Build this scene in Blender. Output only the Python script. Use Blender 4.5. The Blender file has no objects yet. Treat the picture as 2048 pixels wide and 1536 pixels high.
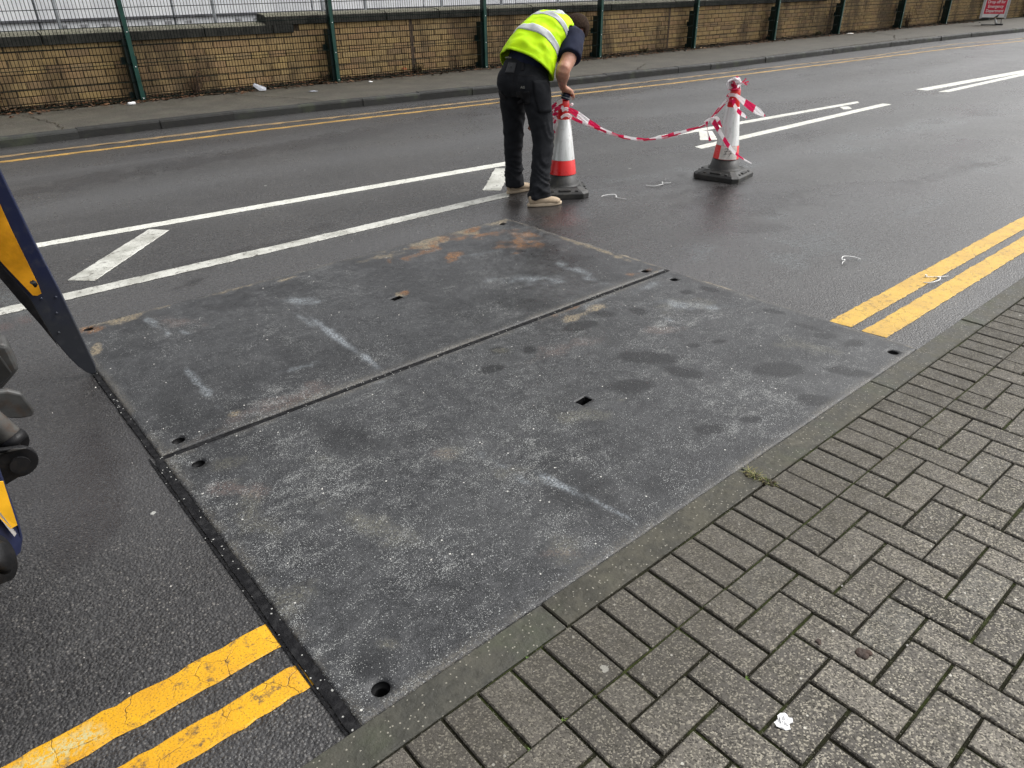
import bpy, bmesh, math, random
import numpy as np
from mathutils import Vector, Matrix, Quaternion, noise as mnoise
from mathutils.bvhtree import BVHTree

random.seed(7)
RS = np.random.RandomState(11)
scene = bpy.context.scene
COL = scene.collection

# ---------------------------------------------------------------- camera
PITCH, ROLL, YAW = 0.506794975, -0.0192434055, 0.697284571
FOCAL, CAM_H = 1426.32256, 1.53
cy_, sy_ = math.cos(YAW), math.sin(YAW)
fw = Vector((sy_*math.cos(PITCH), cy_*math.cos(PITCH), -math.sin(PITCH)))
rt = Vector((cy_, -sy_, 0)); up = rt.cross(fw)
rt2 = rt*math.cos(ROLL)+up*math.sin(ROLL); up2 = -rt*math.sin(ROLL)+up*math.cos(ROLL)
cam_d = bpy.data.cameras.new('camera'); cam = bpy.data.objects.new('camera', cam_d); COL.objects.link(cam)
M = Matrix((rt2, up2, -fw)).transposed().to_4x4(); M.translation = Vector((0, 0, CAM_H))
cam.matrix_world = M
cam_d.sensor_width = 36.0; cam_d.lens = FOCAL/2048*36.0
cam_d.clip_start = 0.02; cam_d.clip_end = 2000
scene.camera = cam
scene.render.resolution_x = 1024; scene.render.resolution_y = 768

# ---------------------------------------------------------------- world, sun, exposure
SUN_EL, SUN_AZ = math.radians(50), math.radians(112)
world = bpy.data.worlds.new('World'); scene.world = world; world.use_nodes = True
nt = world.node_tree; nt.nodes.clear()
wo = nt.nodes.new('ShaderNodeOutputWorld'); bg = nt.nodes.new('ShaderNodeBackground')
sky = nt.nodes.new('ShaderNodeTexSky'); sky.sky_type = 'NISHITA'; sky.sun_disc = False
sky.sun_elevation = SUN_EL; sky.sun_rotation = SUN_AZ
sky.air_density = 1.0; sky.dust_density = 6.0; sky.ozone_density = 1.0
hs = nt.nodes.new('ShaderNodeHueSaturation'); hs.inputs['Saturation'].default_value = 0.10
nt.links.new(sky.outputs[0], hs.inputs['Color']); nt.links.new(hs.outputs[0], bg.inputs['Color'])
bg.inputs['Strength'].default_value = 0.15
nt.links.new(bg.outputs[0], wo.inputs['Surface'])
sun_d = bpy.data.lights.new('sun', 'SUN'); sun_d.energy = 0.5; sun_d.angle = math.radians(30); sun_d.color = (1.0, 0.97, 0.93)
sun = bpy.data.objects.new('sun', sun_d); COL.objects.link(sun)
# the sky's sun_rotation is measured from +Y towards +X
sdir = Vector((math.sin(SUN_AZ)*math.cos(SUN_EL), math.cos(SUN_AZ)*math.cos(SUN_EL), math.sin(SUN_EL)))
sun.rotation_euler = sdir.to_track_quat('Z', 'Y').to_euler()
scene.view_settings.view_transform = 'Standard'; scene.view_settings.look = 'None'
scene.view_settings.gamma = 1.0; scene.view_settings.exposure = 0.65
scene.view_settings.use_curve_mapping = False

# ---------------------------------------------------------------- object helpers
def setp(o, label=None, cat=None, group=None, kind=None):
    if label: o['label'] = label
    if cat: o['category'] = cat
    if group: o['group'] = group
    if kind: o['kind'] = kind
    return o
def thing(name, label, cat, loc=(0, 0, 0), group=None, rotz=0.0):
    o = bpy.data.objects.new(name, None); COL.objects.link(o); o.location = loc
    o.rotation_euler = (0, 0, rotz); o.empty_display_size = 0.1
    return setp(o, label, cat, group)
def mk_mesh(name, verts, faces, mats, smooth=False, midx=None):
    me = bpy.data.meshes.new(name)
    me.from_pydata([tuple(v) for v in verts], [], [tuple(f) for f in faces])
    for m in (mats if isinstance(mats, (list, tuple)) else [mats]): me.materials.append(m)
    if midx is not None: me.polygons.foreach_set('material_index', list(midx))
    if smooth: me.polygons.foreach_set('use_smooth', [True]*len(me.polygons))
    me.update(); return me
def link(name, me, parent=None, loc=(0, 0, 0), rot=(0, 0, 0)):
    o = bpy.data.objects.new(name, me); COL.objects.link(o); o.location = loc; o.rotation_euler = rot
    if parent is not None: o.parent = parent
    return o
def attr(me, name, arr, typ='FLOAT'):
    a = me.attributes.new(name, typ, 'POINT')
    if typ == 'FLOAT': a.data.foreach_set('value', np.asarray(arr, dtype=np.float32).ravel())
    else: a.data.foreach_set('color', np.asarray(arr, dtype=np.float32).ravel())
class MB:
    """collects shapes into one mesh"""
    def __init__(s): s.v = []; s.f = []; s.m = []
    def add(s, vs, fs, mi=0):
        n = len(s.v); s.v += [tuple(v) for v in vs]; s.f += [tuple(i+n for i in f) for f in fs]; s.m += [mi]*len(fs)
    def box(s, x0, x1, y0, y1, z0, z1, mi=0, T=None):
        vs = [(x, y, z) for z in (z0, z1) for y in (y0, y1) for x in (x0, x1)]
        if T: vs = [tuple(T @ Vector(v)) for v in vs]
        s.add(vs, [(0, 2, 3, 1), (4, 5, 7, 6), (0, 1, 5, 4), (2, 6, 7, 3), (0, 4, 6, 2), (1, 3, 7, 5)], mi)
    def prism(s, pts, d, mi=0):
        """pts: planar 3d polygon, extruded by vector d"""
        n = len(pts); d = Vector(d); a = [Vector(p) for p in pts]; b = [p+d for p in a]
        s.add(a+b, [tuple(range(n))[::-1], tuple(range(n, 2*n))]+[(i, (i+1) % n, (i+1) % n+n, i+n) for i in range(n)], mi)
    def tube(s, pts, r, n=8, mi=0, cap=True):
        pts = [Vector(p) for p in pts]; rr = r if isinstance(r, (list, tuple)) else [r]*len(pts)
        vs = []; ref = None
        for i, p in enumerate(pts):
            t = (pts[min(i+1, len(pts)-1)]-pts[max(i-1, 0)]).normalized()
            if ref is None: ref = t.orthogonal().normalized()
            ref = (ref-t*ref.dot(t)).normalized(); b = t.cross(ref)
            for k in range(n):
                a = 2*math.pi*k/n; vs.append(p+(ref*math.cos(a)+b*math.sin(a))*rr[i])
        fs = [(i*n+k, i*n+(k+1) % n, (i+1)*n+(k+1) % n, (i+1)*n+k) for i in range(len(pts)-1) for k in range(n)]
        if cap: fs += [tuple(range(n))[::-1], tuple(range((len(pts)-1)*n, len(pts)*n))]
        s.add(vs, fs, mi)
    def lathe(s, prof, n=32, c=(0, 0, 0), mi=0, cap=True):
        vs = [(c[0]+r*math.cos(2*math.pi*k/n), c[1]+r*math.sin(2*math.pi*k/n), c[2]+z) for r, z in prof for k in range(n)]
        m = len(prof)
        fs = [(i*n+k, i*n+(k+1) % n, (i+1)*n+(k+1) % n, (i+1)*n+k) for i in range(m-1) for k in range(n)]
        if cap: fs += [tuple(range(n))[::-1], tuple(range((m-1)*n, m*n))]
        s.add(vs, fs, mi)
    def ball(s, c, r, n=10, mi=0):
        c = Vector(c); r = r if isinstance(r, (list, tuple)) else (r, r, r)
        vs = [(c[0], c[1], c[2]-r[2])]
        for i in range(1, n):
            a = -math.pi/2+math.pi*i/n
            for k in range(2*n): b = math.pi*k/n; vs.append((c[0]+r[0]*math.cos(a)*math.cos(b), c[1]+r[1]*math.cos(a)*math.sin(b), c[2]+r[2]*math.sin(a)))
        vs.append((c[0], c[1], c[2]+r[2])); N = 2*n; fs = []
        for k in range(N):
            fs.append((0, 1+(k+1) % N, 1+k)); fs.append((len(vs)-1, 1+(n-2)*N+k, 1+(n-2)*N+(k+1) % N))
        for i in range(n-2):
            for k in range(N): fs.append((1+i*N+k, 1+i*N+(k+1) % N, 1+(i+1)*N+(k+1) % N, 1+(i+1)*N+k))
        s.add(vs, fs, mi)
    def build(s, name, mats, parent=None, loc=(0, 0, 0), rot=(0, 0, 0), smooth=False, org=None, kind=None):
        vs = s.v
        if org is not None: vs = [(v[0]-org[0], v[1]-org[1], v[2]-org[2]) for v in vs]
        me = mk_mesh(name, vs, s.f, mats, smooth, s.m)
        o = link(name, me, parent, loc, rot)
        if kind: o['kind'] = kind
        return o
def bevel_mod(o, w, seg=2, ang=35):
    m = o.modifiers.new('bevel', 'BEVEL'); m.width = w; m.segments = seg; m.limit_method = 'ANGLE'; m.angle_limit = math.radians(ang)
    return o
def grid_mesh(name, xs, ys, zf, mats, keep=None, smooth=True):
    """regular grid as one mesh, fast; keep(xc,yc)->bool mask of cells"""
    X, Y = np.meshgrid(xs, ys); Z = zf(X, Y) if callable(zf) else np.full_like(X, zf)
    nx, ny = len(xs), len(ys)
    V = np.stack([X, Y, Z], -1).reshape(-1, 3)
    j, i = np.meshgrid(np.arange(ny-1), np.arange(nx-1), indexing='ij')
    a = (j*nx+i).ravel(); F = np.stack([a, a+1, a+1+nx, a+nx], 1)
    if keep is not None:
        xc = (xs[:-1]+xs[1:])/2; yc = (ys[:-1]+ys[1:])/2
        XC, YC = np.meshgrid(xc, yc); F = F[keep(XC, YC).ravel()]
    return np_mesh(name, V, F, mats, smooth), V
def np_mesh(name, V, F, mats, smooth=True):
    me = bpy.data.meshes.new(name); n = len(F); k = F.shape[1]
    me.vertices.add(len(V)); me.vertices.foreach_set('co', V.astype(np.float32).ravel())
    me.loops.add(n*k); me.loops.foreach_set('vertex_index', F.astype(np.int32).ravel())
    me.polygons.add(n); me.polygons.foreach_set('loop_start', np.arange(0, n*k, k, dtype=np.int32))
    me.polygons.foreach_set('loop_total', np.full(n, k, dtype=np.int32))
    for m in (mats if isinstance(mats, (list, tuple)) else [mats]): me.materials.append(m)
    me.update(calc_edges=True); me.validate()
    if smooth: me.polygons.foreach_set('use_smooth', [True]*len(me.polygons))
    return me
# ---------------------------------------------------------------- numpy noise
def vnoise(x, y, seed=0):
    xi = np.floor(x).astype(np.int64); yi = np.floor(y).astype(np.int64); xf = x-xi; yf = y-yi
    def h(a, b):
        n = (a*374761393+b*668265263+seed*982451653) & 0xffffffff
        n = ((n ^ (n >> 13))*1274126177) & 0xffffffff
        return ((n ^ (n >> 16)) & 0xffff)/65535.0
    u = xf*xf*(3-2*xf); v = yf*yf*(3-2*yf)
    return (h(xi, yi)*(1-u)+h(xi+1, yi)*u)*(1-v)+(h(xi, yi+1)*(1-u)+h(xi+1, yi+1)*u)*v
def fbm(x, y, s, seed=0, o=5):
    t = 0; a = 0.5; n = 0
    for k in range(o): t = t+a*vnoise(x*s*2**k+17.3*k, y*s*2**k-9.1*k, seed+k); n += a; a *= 0.55
    return t/n
def sst(x, a, b): t = np.clip((x-a)/(b-a), 0, 1); return t*t*(3-2*t)
def blobs(X, Y, L, soft=0.5, amp=0.9, ns=9, seed=1):
    out = np.zeros_like(X); N = (fbm(X, Y, ns, seed)-0.5)*amp*2
    for (cx, cy, ax, ay, bx, by) in L:
        r = max(math.hypot(ax, ay), math.hypot(bx, by))*2.2
        sel = (np.abs(X-cx) < r) & (np.abs(Y-cy) < r)
        if not sel.any(): continue
        det = ax*by-ay*bx; dx = X[sel]-cx; dy = Y[sel]-cy
        u = (dx*by-dy*bx)/det; v = (dy*ax-dx*ay)/det
        m = sst(1.0-np.sqrt(u*u+v*v)+N[sel], 0, soft)
        out[sel] = np.maximum(out[sel], m)
    return out
def interp(x, tab):
    return float(np.interp(x, [t[0] for t in tab], [t[1] for t in tab]))
# ---------------------------------------------------------------- material helpers
class NB:
    def __init__(s, name):
        s.m = bpy.data.materials.new(name); s.m.use_nodes = True; s.t = s.m.node_tree; s.t.nodes.clear()
        s.out = s.t.nodes.new('ShaderNodeOutputMaterial'); s.b = s.t.nodes.new('ShaderNodeBsdfPrincipled')
        s.t.links.new(s.b.outputs[0], s.out.inputs[0]); s._pos = None
    def n(s, typ, **kw):
        x = s.t.nodes.new(typ)
        for k, v in kw.items(): setattr(x, k, v)
        return x
    def l(s, a, b): s.t.links.new(a, b)
    def put(s, inp, v):
        if hasattr(v, 'is_output') or isinstance(v, bpy.types.NodeSocket): s.l(v, inp)
        elif isinstance(v, (tuple, list)) and len(v) == 3 and inp.type == 'RGBA': inp.default_value = (*v, 1)
        else: inp.default_value = v
    def pos(s, world=True):
        if world: return s.n('ShaderNodeNewGeometry').outputs['Position']
        return s.n('ShaderNodeTexCoord').outputs['Object']
    def mapped(s, vec, sc=(1, 1, 1), rot=(0, 0, 0), loc=(0, 0, 0)):
        x = s.n('ShaderNodeMapping'); s.l(vec, x.inputs[0]); x.inputs['Scale'].default_value = sc; x.inputs['Rotation'].default_value = rot; x.inputs['Location'].default_value = loc
        return x.outputs[0]
    def noise(s, vec, scale, detail=4, rough=0.55, dist=0.0):
        x = s.n('ShaderNodeTexNoise'); s.l(vec, x.inputs['Vector']); x.inputs['Scale'].default_value = scale
        x.inputs['Detail'].default_value = detail; x.inputs['Roughness'].default_value = rough; x.inputs['Distortion'].default_value = dist
        return x.outputs['Fac']
    def vor(s, vec, scale, feature='F1', rnd=1.0):
        x = s.n('ShaderNodeTexVoronoi', feature=feature); s.l(vec, x.inputs['Vector']); x.inputs['Scale'].default_value = scale
        x.inputs['Randomness'].default_value = rnd
        return x.outputs
    def ramp(s, fac, stops, interp='LINEAR'):
        x = s.n('ShaderNodeValToRGB'); s.put(x.inputs[0], fac); e = x.color_ramp.elements; x.color_ramp.interpolation = interp
        while len(e) < len(stops): e.new(0.5)
        for k, (p, c) in enumerate(stops):
            e[k].position = p; e[k].color = (*c, 1) if isinstance(c, (tuple, list)) else (c, c, c, 1)
        return x.outputs[0]
    def mr(s, v, a, b, c=0.0, d=1.0, smooth=True):
        x = s.n('ShaderNodeMapRange'); x.clamp = True
        if smooth: x.interpolation_type = 'SMOOTHSTEP'
        s.put(x.inputs[0], v); s.put(x.inputs[1], a); s.put(x.inputs[2], b); s.put(x.inputs[3], c); s.put(x.inputs[4], d)
        return x.outputs[0]
    def math(s, op, a, b=None, c=None, clamp=False):
        x = s.n('ShaderNodeMath', operation=op); x.use_clamp = clamp; s.put(x.inputs[0], a)
        if b is not None: s.put(x.inputs[1], b)
        if c is not None: s.put(x.inputs[2], c)
        return x.outputs[0]
    def mix(s, f, a, b, mode='MIX'):
        x = s.n('ShaderNodeMix', data_type='RGBA', blend_type=mode); x.clamp_factor = True
        s.put(x.inputs[0], f); s.put(x.inputs[6], a); s.put(x.inputs[7], b)
        return x.outputs[2]
    def at(s, name):
        x = s.n('ShaderNodeAttribute'); x.attribute_name = name; return x.outputs
    def bump(s, h, strength=0.5, dist=0.01, nrm=None):
        x = s.n('ShaderNodeBump'); s.put(x.inputs['Height'], h); x.inputs['Strength'].default_value = strength; x.inputs['Distance'].default_value = dist
        if nrm: s.l(nrm, x.inputs['Normal'])
        return x.outputs[0]
    def done(s, col=None, rough=None, metal=None, nrm=None, spec=None, **kw):
        if col is not None: s.put(s.b.inputs['Base Color'], col)
        if rough is not None: s.put(s.b.inputs['Roughness'], rough)
        if metal is not None: s.put(s.b.inputs['Metallic'], metal)
        if spec is not None: s.put(s.b.inputs['Specular IOR Level'], spec)
        if nrm is not None: s.l(nrm, s.b.inputs['Normal'])
        for k, v in kw.items(): s.put(s.b.inputs[k], v)
        return s.m
def simple(name, col, rough=0.6, metal=0.0, var=0.25, scale=8, bump=0.15, bs=60, spec=0.5, bd=0.004, dirt=None):
    """plain coloured surface with soft colour variation, grain and fine relief"""
    b = NB(name); p = b.pos(False)
    n1 = b.noise(p, scale, 5); n2 = b.noise(p, bs, 3)
    dk = tuple(c*(1-var) for c in col); lt = tuple(min(1, c*(1+var)) for c in col)
    c = b.mix(b.mr(n1, 0.3, 0.7), dk, lt)
    if dirt: c = b.mix(b.mr(b.noise(p, scale*2.3, 6, 0.65), 0.5, 0.72, 0, dirt[1]), c, dirt[0])
    r = b.mr(n1, 0.2, 0.8, max(0.05, rough-0.1), min(1, rough+0.1))
    return b.done(c, r, metal, b.bump(n2, bump, bd), spec)
# ---------------------------------------------------------------- stain and painted sheen shapes on the ground: centre and two half axes, metres
P_TAN = [(0.695,4.083,0.228,-0.004,-0.014,-0.075),
 (0.913,4.11,0.173,0.048,-0.009,-0.047),
 (1.338,4.092,0.167,0.005,-0.013,-0.041),
 (1.618,4.013,0.08,0.001,-0.01,-0.025),
 (2.632,3.988,0.414,-0.011,-0.049,-0.083),
 (3.351,4.046,0.157,-0.016,-0.053,-0.072),
 (3.052,4.086,0.138,0.003,-0.039,-0.061),
 (3.381,3.337,-0.011,-0.166,-0.072,-0.057),
 (3.367,3.046,-0.033,-0.268,-0.038,-0.028),
 (0.487,3.787,0.023,-0.021,-0.032,-0.135),
 (1.961,3.319,0.034,-0.031,-0.029,-0.044),
 (3.298,2.571,0.088,-0.001,-0.028,-0.029),
 (0.74,2.663,0.031,-0.028,-0.019,-0.046),
 (2.554,2.431,0.141,-0.003,-0.031,-0.039),
 (0.778,2.602,0.255,0.018,-0.01,-0.048),
 (1.177,2.579,0.169,0.01,-0.014,-0.043)]
P_RUST = [(2.632,3.928,0.267,0.032,-0.061,-0.108),
 (2.595,3.678,0.033,-0.032,-0.081,-0.111),
 (3.043,4.044,0.115,-0.003,-0.046,-0.07),
 (2.216,3.834,0.019,-0.017,-0.03,-0.048),
 (3.274,2.629,0.15,-0.02,-0.041,-0.042),
 (0.503,4.056,0.044,-0.04,-0.016,-0.069),
 (3.16,3.655,0.113,-0.107,-0.184,-0.212),
 (3.072,3.85,0.135,-0.029,-0.054,-0.074),
 (2.003,3.332,0.021,-0.019,-0.021,-0.032),
 (0.447,2.561,0.035,0.0,-0.002,-0.015),
 (0.65,2.591,0.137,0.004,-0.005,-0.024),
 (0.996,2.596,0.203,0.007,-0.01,-0.033),
 (2.528,2.519,0.143,-0.002,-0.019,-0.026),
 (3.512,3.274,0.062,-0.059,-0.048,-0.046)]
P_WHITE = [(0.789,3.793,0.027,-0.093,-0.013,-0.027),
 (0.792,3.682,0.017,-0.016,-0.02,-0.062),
 (0.864,3.649,0.028,-0.073,-0.011,-0.022),
 (0.78,3.932,0.023,-0.081,-0.016,-0.035),
 (1.418,3.075,-0.02,-0.403,-0.03,-0.029),
 (1.407,2.713,-0.008,-0.154,-0.029,-0.024),
 (1.397,3.364,-0.003,-0.145,-0.028,-0.031),
 (0.723,3.021,-0.006,-0.254,-0.021,-0.018),
 (1.334,2.504,0.063,-0.012,-0.008,-0.017),
 (2.698,2.496,0.139,0.005,-0.036,-0.047),
 (3.035,2.145,0.138,-0.128,-0.067,-0.051),
 (3.093,2.025,0.078,-0.072,-0.044,-0.033),
 (2.806,2.065,0.002,-0.089,-0.026,-0.016),
 (1.444,1.218,0.014,-0.13,-0.016,-0.007),
 (1.409,1.432,0.01,-0.157,-0.024,-0.012),
 (1.329,1.663,0.01,-0.131,-0.029,-0.017),
 (3.116,2.457,0.167,-0.003,-0.04,-0.043),
 (1.131,2.875,0.138,-0.019,-0.013,-0.039),
 (2.977,2.932,-0.003,-0.313,-0.065,-0.051),
 (2.661,2.992,0.174,-0.162,-0.065,-0.073),
 (2.793,3.56,0.212,-0.053,-0.04,-0.057),
 (1.503,3.642,0.084,-0.077,-0.033,-0.068)]
P_CREAM = [(3.024,2.136,0.157,-0.145,-0.088,-0.067),
 (1.25,1.864,0.07,-0.063,-0.042,-0.058),
 (0.859,2.148,0.07,-0.063,-0.021,-0.041),
 (0.527,1.999,0.019,-0.165,-0.078,-0.058),
 (0.46,1.556,0.002,-0.078,-0.079,-0.025),
 (0.812,1.646,0.081,-0.2,-0.047,-0.048),
 (1.192,1.184,0.058,-0.051,-0.045,-0.047),
 (1.349,1.603,0.054,-0.048,-0.035,-0.04),
 (2.002,1.686,0.031,-0.028,-0.019,-0.016),
 (0.59,1.229,0.03,-0.026,-0.012,-0.02),
 (1.792,1.714,0.09,-0.081,-0.054,-0.054),
 (3.028,1.461,0.067,-0.162,-0.061,-0.03),
 (0.56,2.352,0.1,-0.023,-0.01,-0.04),
 (1.931,2.391,0.054,-0.049,-0.02,-0.025)]
P_DARK = [(2.627,2.337,0.048,-0.069,-0.04,-0.034),
 (2.773,2.256,0.023,-0.055,-0.037,-0.028),
 (2.411,2.327,0.095,-0.034,-0.032,-0.036),
 (3.18,2.239,0.041,-0.038,-0.037,-0.028),
 (3.312,2.189,0.023,-0.069,-0.04,-0.025),
 (2.048,2.298,0.029,-0.026,-0.039,-0.044),
 (1.931,2.391,0.043,-0.039,-0.027,-0.033),
 (1.785,2.267,0.07,-0.028,-0.022,-0.032),
 (2.398,1.857,0.101,-0.137,-0.052,-0.041),
 (2.39,1.663,0.043,-0.088,-0.055,-0.036),
 (2.781,1.74,0.039,-0.036,-0.028,-0.019),
 (2.643,1.799,0.031,-0.029,-0.027,-0.02),
 (3.217,1.424,0.054,-0.048,-0.042,-0.022),
 (3.221,1.3,0.052,-0.048,-0.047,-0.024),
 (2.937,1.167,0.048,-0.109,-0.042,-0.018),
 (2.592,1.152,0.058,-0.052,-0.052,-0.029),
 (2.101,1.295,0.06,-0.055,-0.041,-0.03),
 (2.266,1.235,0.044,-0.039,-0.032,-0.021),
 (3.295,1.774,0.029,-0.08,-0.037,-0.019),
 (3.247,1.533,0.013,-0.095,-0.023,-0.01),
 (2.114,1.759,0.096,-0.087,-0.059,-0.053),
 (2.731,1.386,0.098,-0.089,-0.059,-0.036),
 (1.908,2.765,0.443,-0.151,-0.153,-0.244),
 (1.654,3.82,0.366,-0.054,-0.075,-0.181),
 (2.968,3.192,0.277,-0.26,-0.242,-0.261),
 (2.353,2.855,0.264,-0.245,-0.109,-0.129),
 (0.755,2.703,0.178,-0.031,-0.026,-0.099),
 (0.567,2.873,0.019,-0.217,-0.08,-0.089),
 (0.61,1.731,0.071,-0.063,-0.031,-0.063),
 (0.827,1.284,0.108,-0.096,-0.056,-0.076),
 (1.389,1.338,0.101,-0.09,-0.108,-0.109),
 (1.729,1.184,0.104,-0.093,-0.089,-0.07),
 (1.002,2.178,0.144,-0.13,-0.051,-0.091),
 (0.509,1.195,0.058,-0.051,-0.031,-0.052)]
P_SPECK = [(0.559,1.838,0.083,-0.324,-0.177,-0.168),
 (0.881,1.49,0.135,-0.334,-0.177,-0.156),
 (1.255,1.318,0.057,-0.263,-0.155,-0.089),
 (0.766,2.044,0.31,-0.084,-0.055,-0.167),
 (0.49,2.214,0.079,-0.071,-0.061,-0.162),
 (2.825,2.048,0.226,-0.208,-0.235,-0.186),
 (0.44,1.451,0.017,-0.102,-0.097,-0.051),
 (1.53,1.612,0.278,-0.249,-0.167,-0.178),
 (2.402,1.324,0.304,-0.275,-0.26,-0.17),
 (0.47,1.229,0.058,-0.051,-0.044,-0.079),
 (1.015,2.636,0.325,-0.057,-0.069,-0.202),
 (2.242,2.765,0.198,-0.183,-0.125,-0.151)]
P_BROWN = [(0.869,3.806,0.098,-0.132,-0.037,-0.103),
 (0.535,2.193,0.097,-0.114,-0.027,-0.059),
 (2.144,2.197,0.243,-0.016,-0.051,-0.074),
 (1.226,1.863,0.042,-0.038,-0.023,-0.032),
 (2.69,2.004,0.11,-0.101,-0.046,-0.037),
 (1.184,1.176,0.069,-0.061,-0.018,-0.019),
 (0.948,2.64,0.39,0.002,-0.021,-0.075)]
R_WET = [(3.65,4.218,0.17,-0.164,-0.233,-0.268),
 (3.786,3.797,0.163,-0.157,-0.198,-0.202),
 (4.056,4.246,0.176,-0.171,-0.208,-0.219),
 (3.386,4.088,0.164,-0.157,-0.163,-0.195),
 (5.251,3.193,0.428,-0.417,-0.554,-0.363),
 (4.596,3.111,0.215,-0.207,-0.594,-0.43),
 (4.664,4.624,0.193,-0.189,-0.257,-0.258),
 (6.05,2.756,0.525,-0.261,-0.297,-0.159),
 (6.294,4.911,0.388,-0.16,-0.198,-0.165),
 (4.944,3.986,0.279,-0.131,-0.117,-0.102),
 (8.317,2.853,1.004,-0.211,-0.474,-0.202),
 (0.105,2.502,0.158,-0.14,-0.112,-0.519),
 (7.984,4.334,0.509,-0.207,-0.317,-0.19)]
R_SHEEN = [(4.57,2.172,0.191,-0.343,-0.265,-0.136),
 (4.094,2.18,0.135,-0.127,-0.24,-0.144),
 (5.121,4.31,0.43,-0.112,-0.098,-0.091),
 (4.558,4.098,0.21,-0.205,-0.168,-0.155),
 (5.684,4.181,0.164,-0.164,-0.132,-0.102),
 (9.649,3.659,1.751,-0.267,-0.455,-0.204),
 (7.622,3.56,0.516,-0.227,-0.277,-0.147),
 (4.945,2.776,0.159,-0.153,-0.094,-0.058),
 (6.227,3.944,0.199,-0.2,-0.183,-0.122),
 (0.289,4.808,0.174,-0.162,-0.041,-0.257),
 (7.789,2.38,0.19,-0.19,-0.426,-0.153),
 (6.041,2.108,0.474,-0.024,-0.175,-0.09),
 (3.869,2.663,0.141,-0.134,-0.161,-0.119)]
R_DARK = [(7.965,4.354,0.163,-0.066,-0.135,-0.081),
 (5.481,4.064,0.029,-0.028,-0.063,-0.048),
 (4.854,4.252,0.044,-0.043,-0.081,-0.073),
 (6.281,4.452,0.119,-0.121,-0.137,-0.101),
 (5.003,3.979,0.324,-0.153,-0.12,-0.103),
 (1.157,4.382,0.112,0.045,-0.017,-0.078),
 (1.044,4.352,0.026,-0.024,-0.011,-0.033),
 (5.127,3.204,0.452,-0.439,-0.369,-0.248),
 (1.719,4.695,0.446,0.024,-0.037,-0.104),
 (1.413,4.702,0.342,0.02,-0.035,-0.12),
 (2.267,4.891,0.113,-0.016,-0.043,-0.094),
 (4.361,8.184,6.416,0.789,-0.156,-0.299),
 (4.535,2.723,0.153,-0.145,-0.142,-0.093),
 (7.281,2.447,1.021,-0.135,-0.149,-0.067)]
R_RED = [(0.181,4.388,0.052,-0.048,-0.014,-0.089),
 (3.685,3.801,0.162,-0.155,-0.124,-0.129),
 (0.276,4.433,0.041,-0.038,-0.013,-0.077)]
R_BLACK = [(5.481,4.064,0.032,-0.032,-0.063,-0.048),
 (1.157,4.382,0.073,0.036,-0.008,-0.035),
 (7.937,4.338,0.112,-0.046,-0.081,-0.049)]
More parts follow.
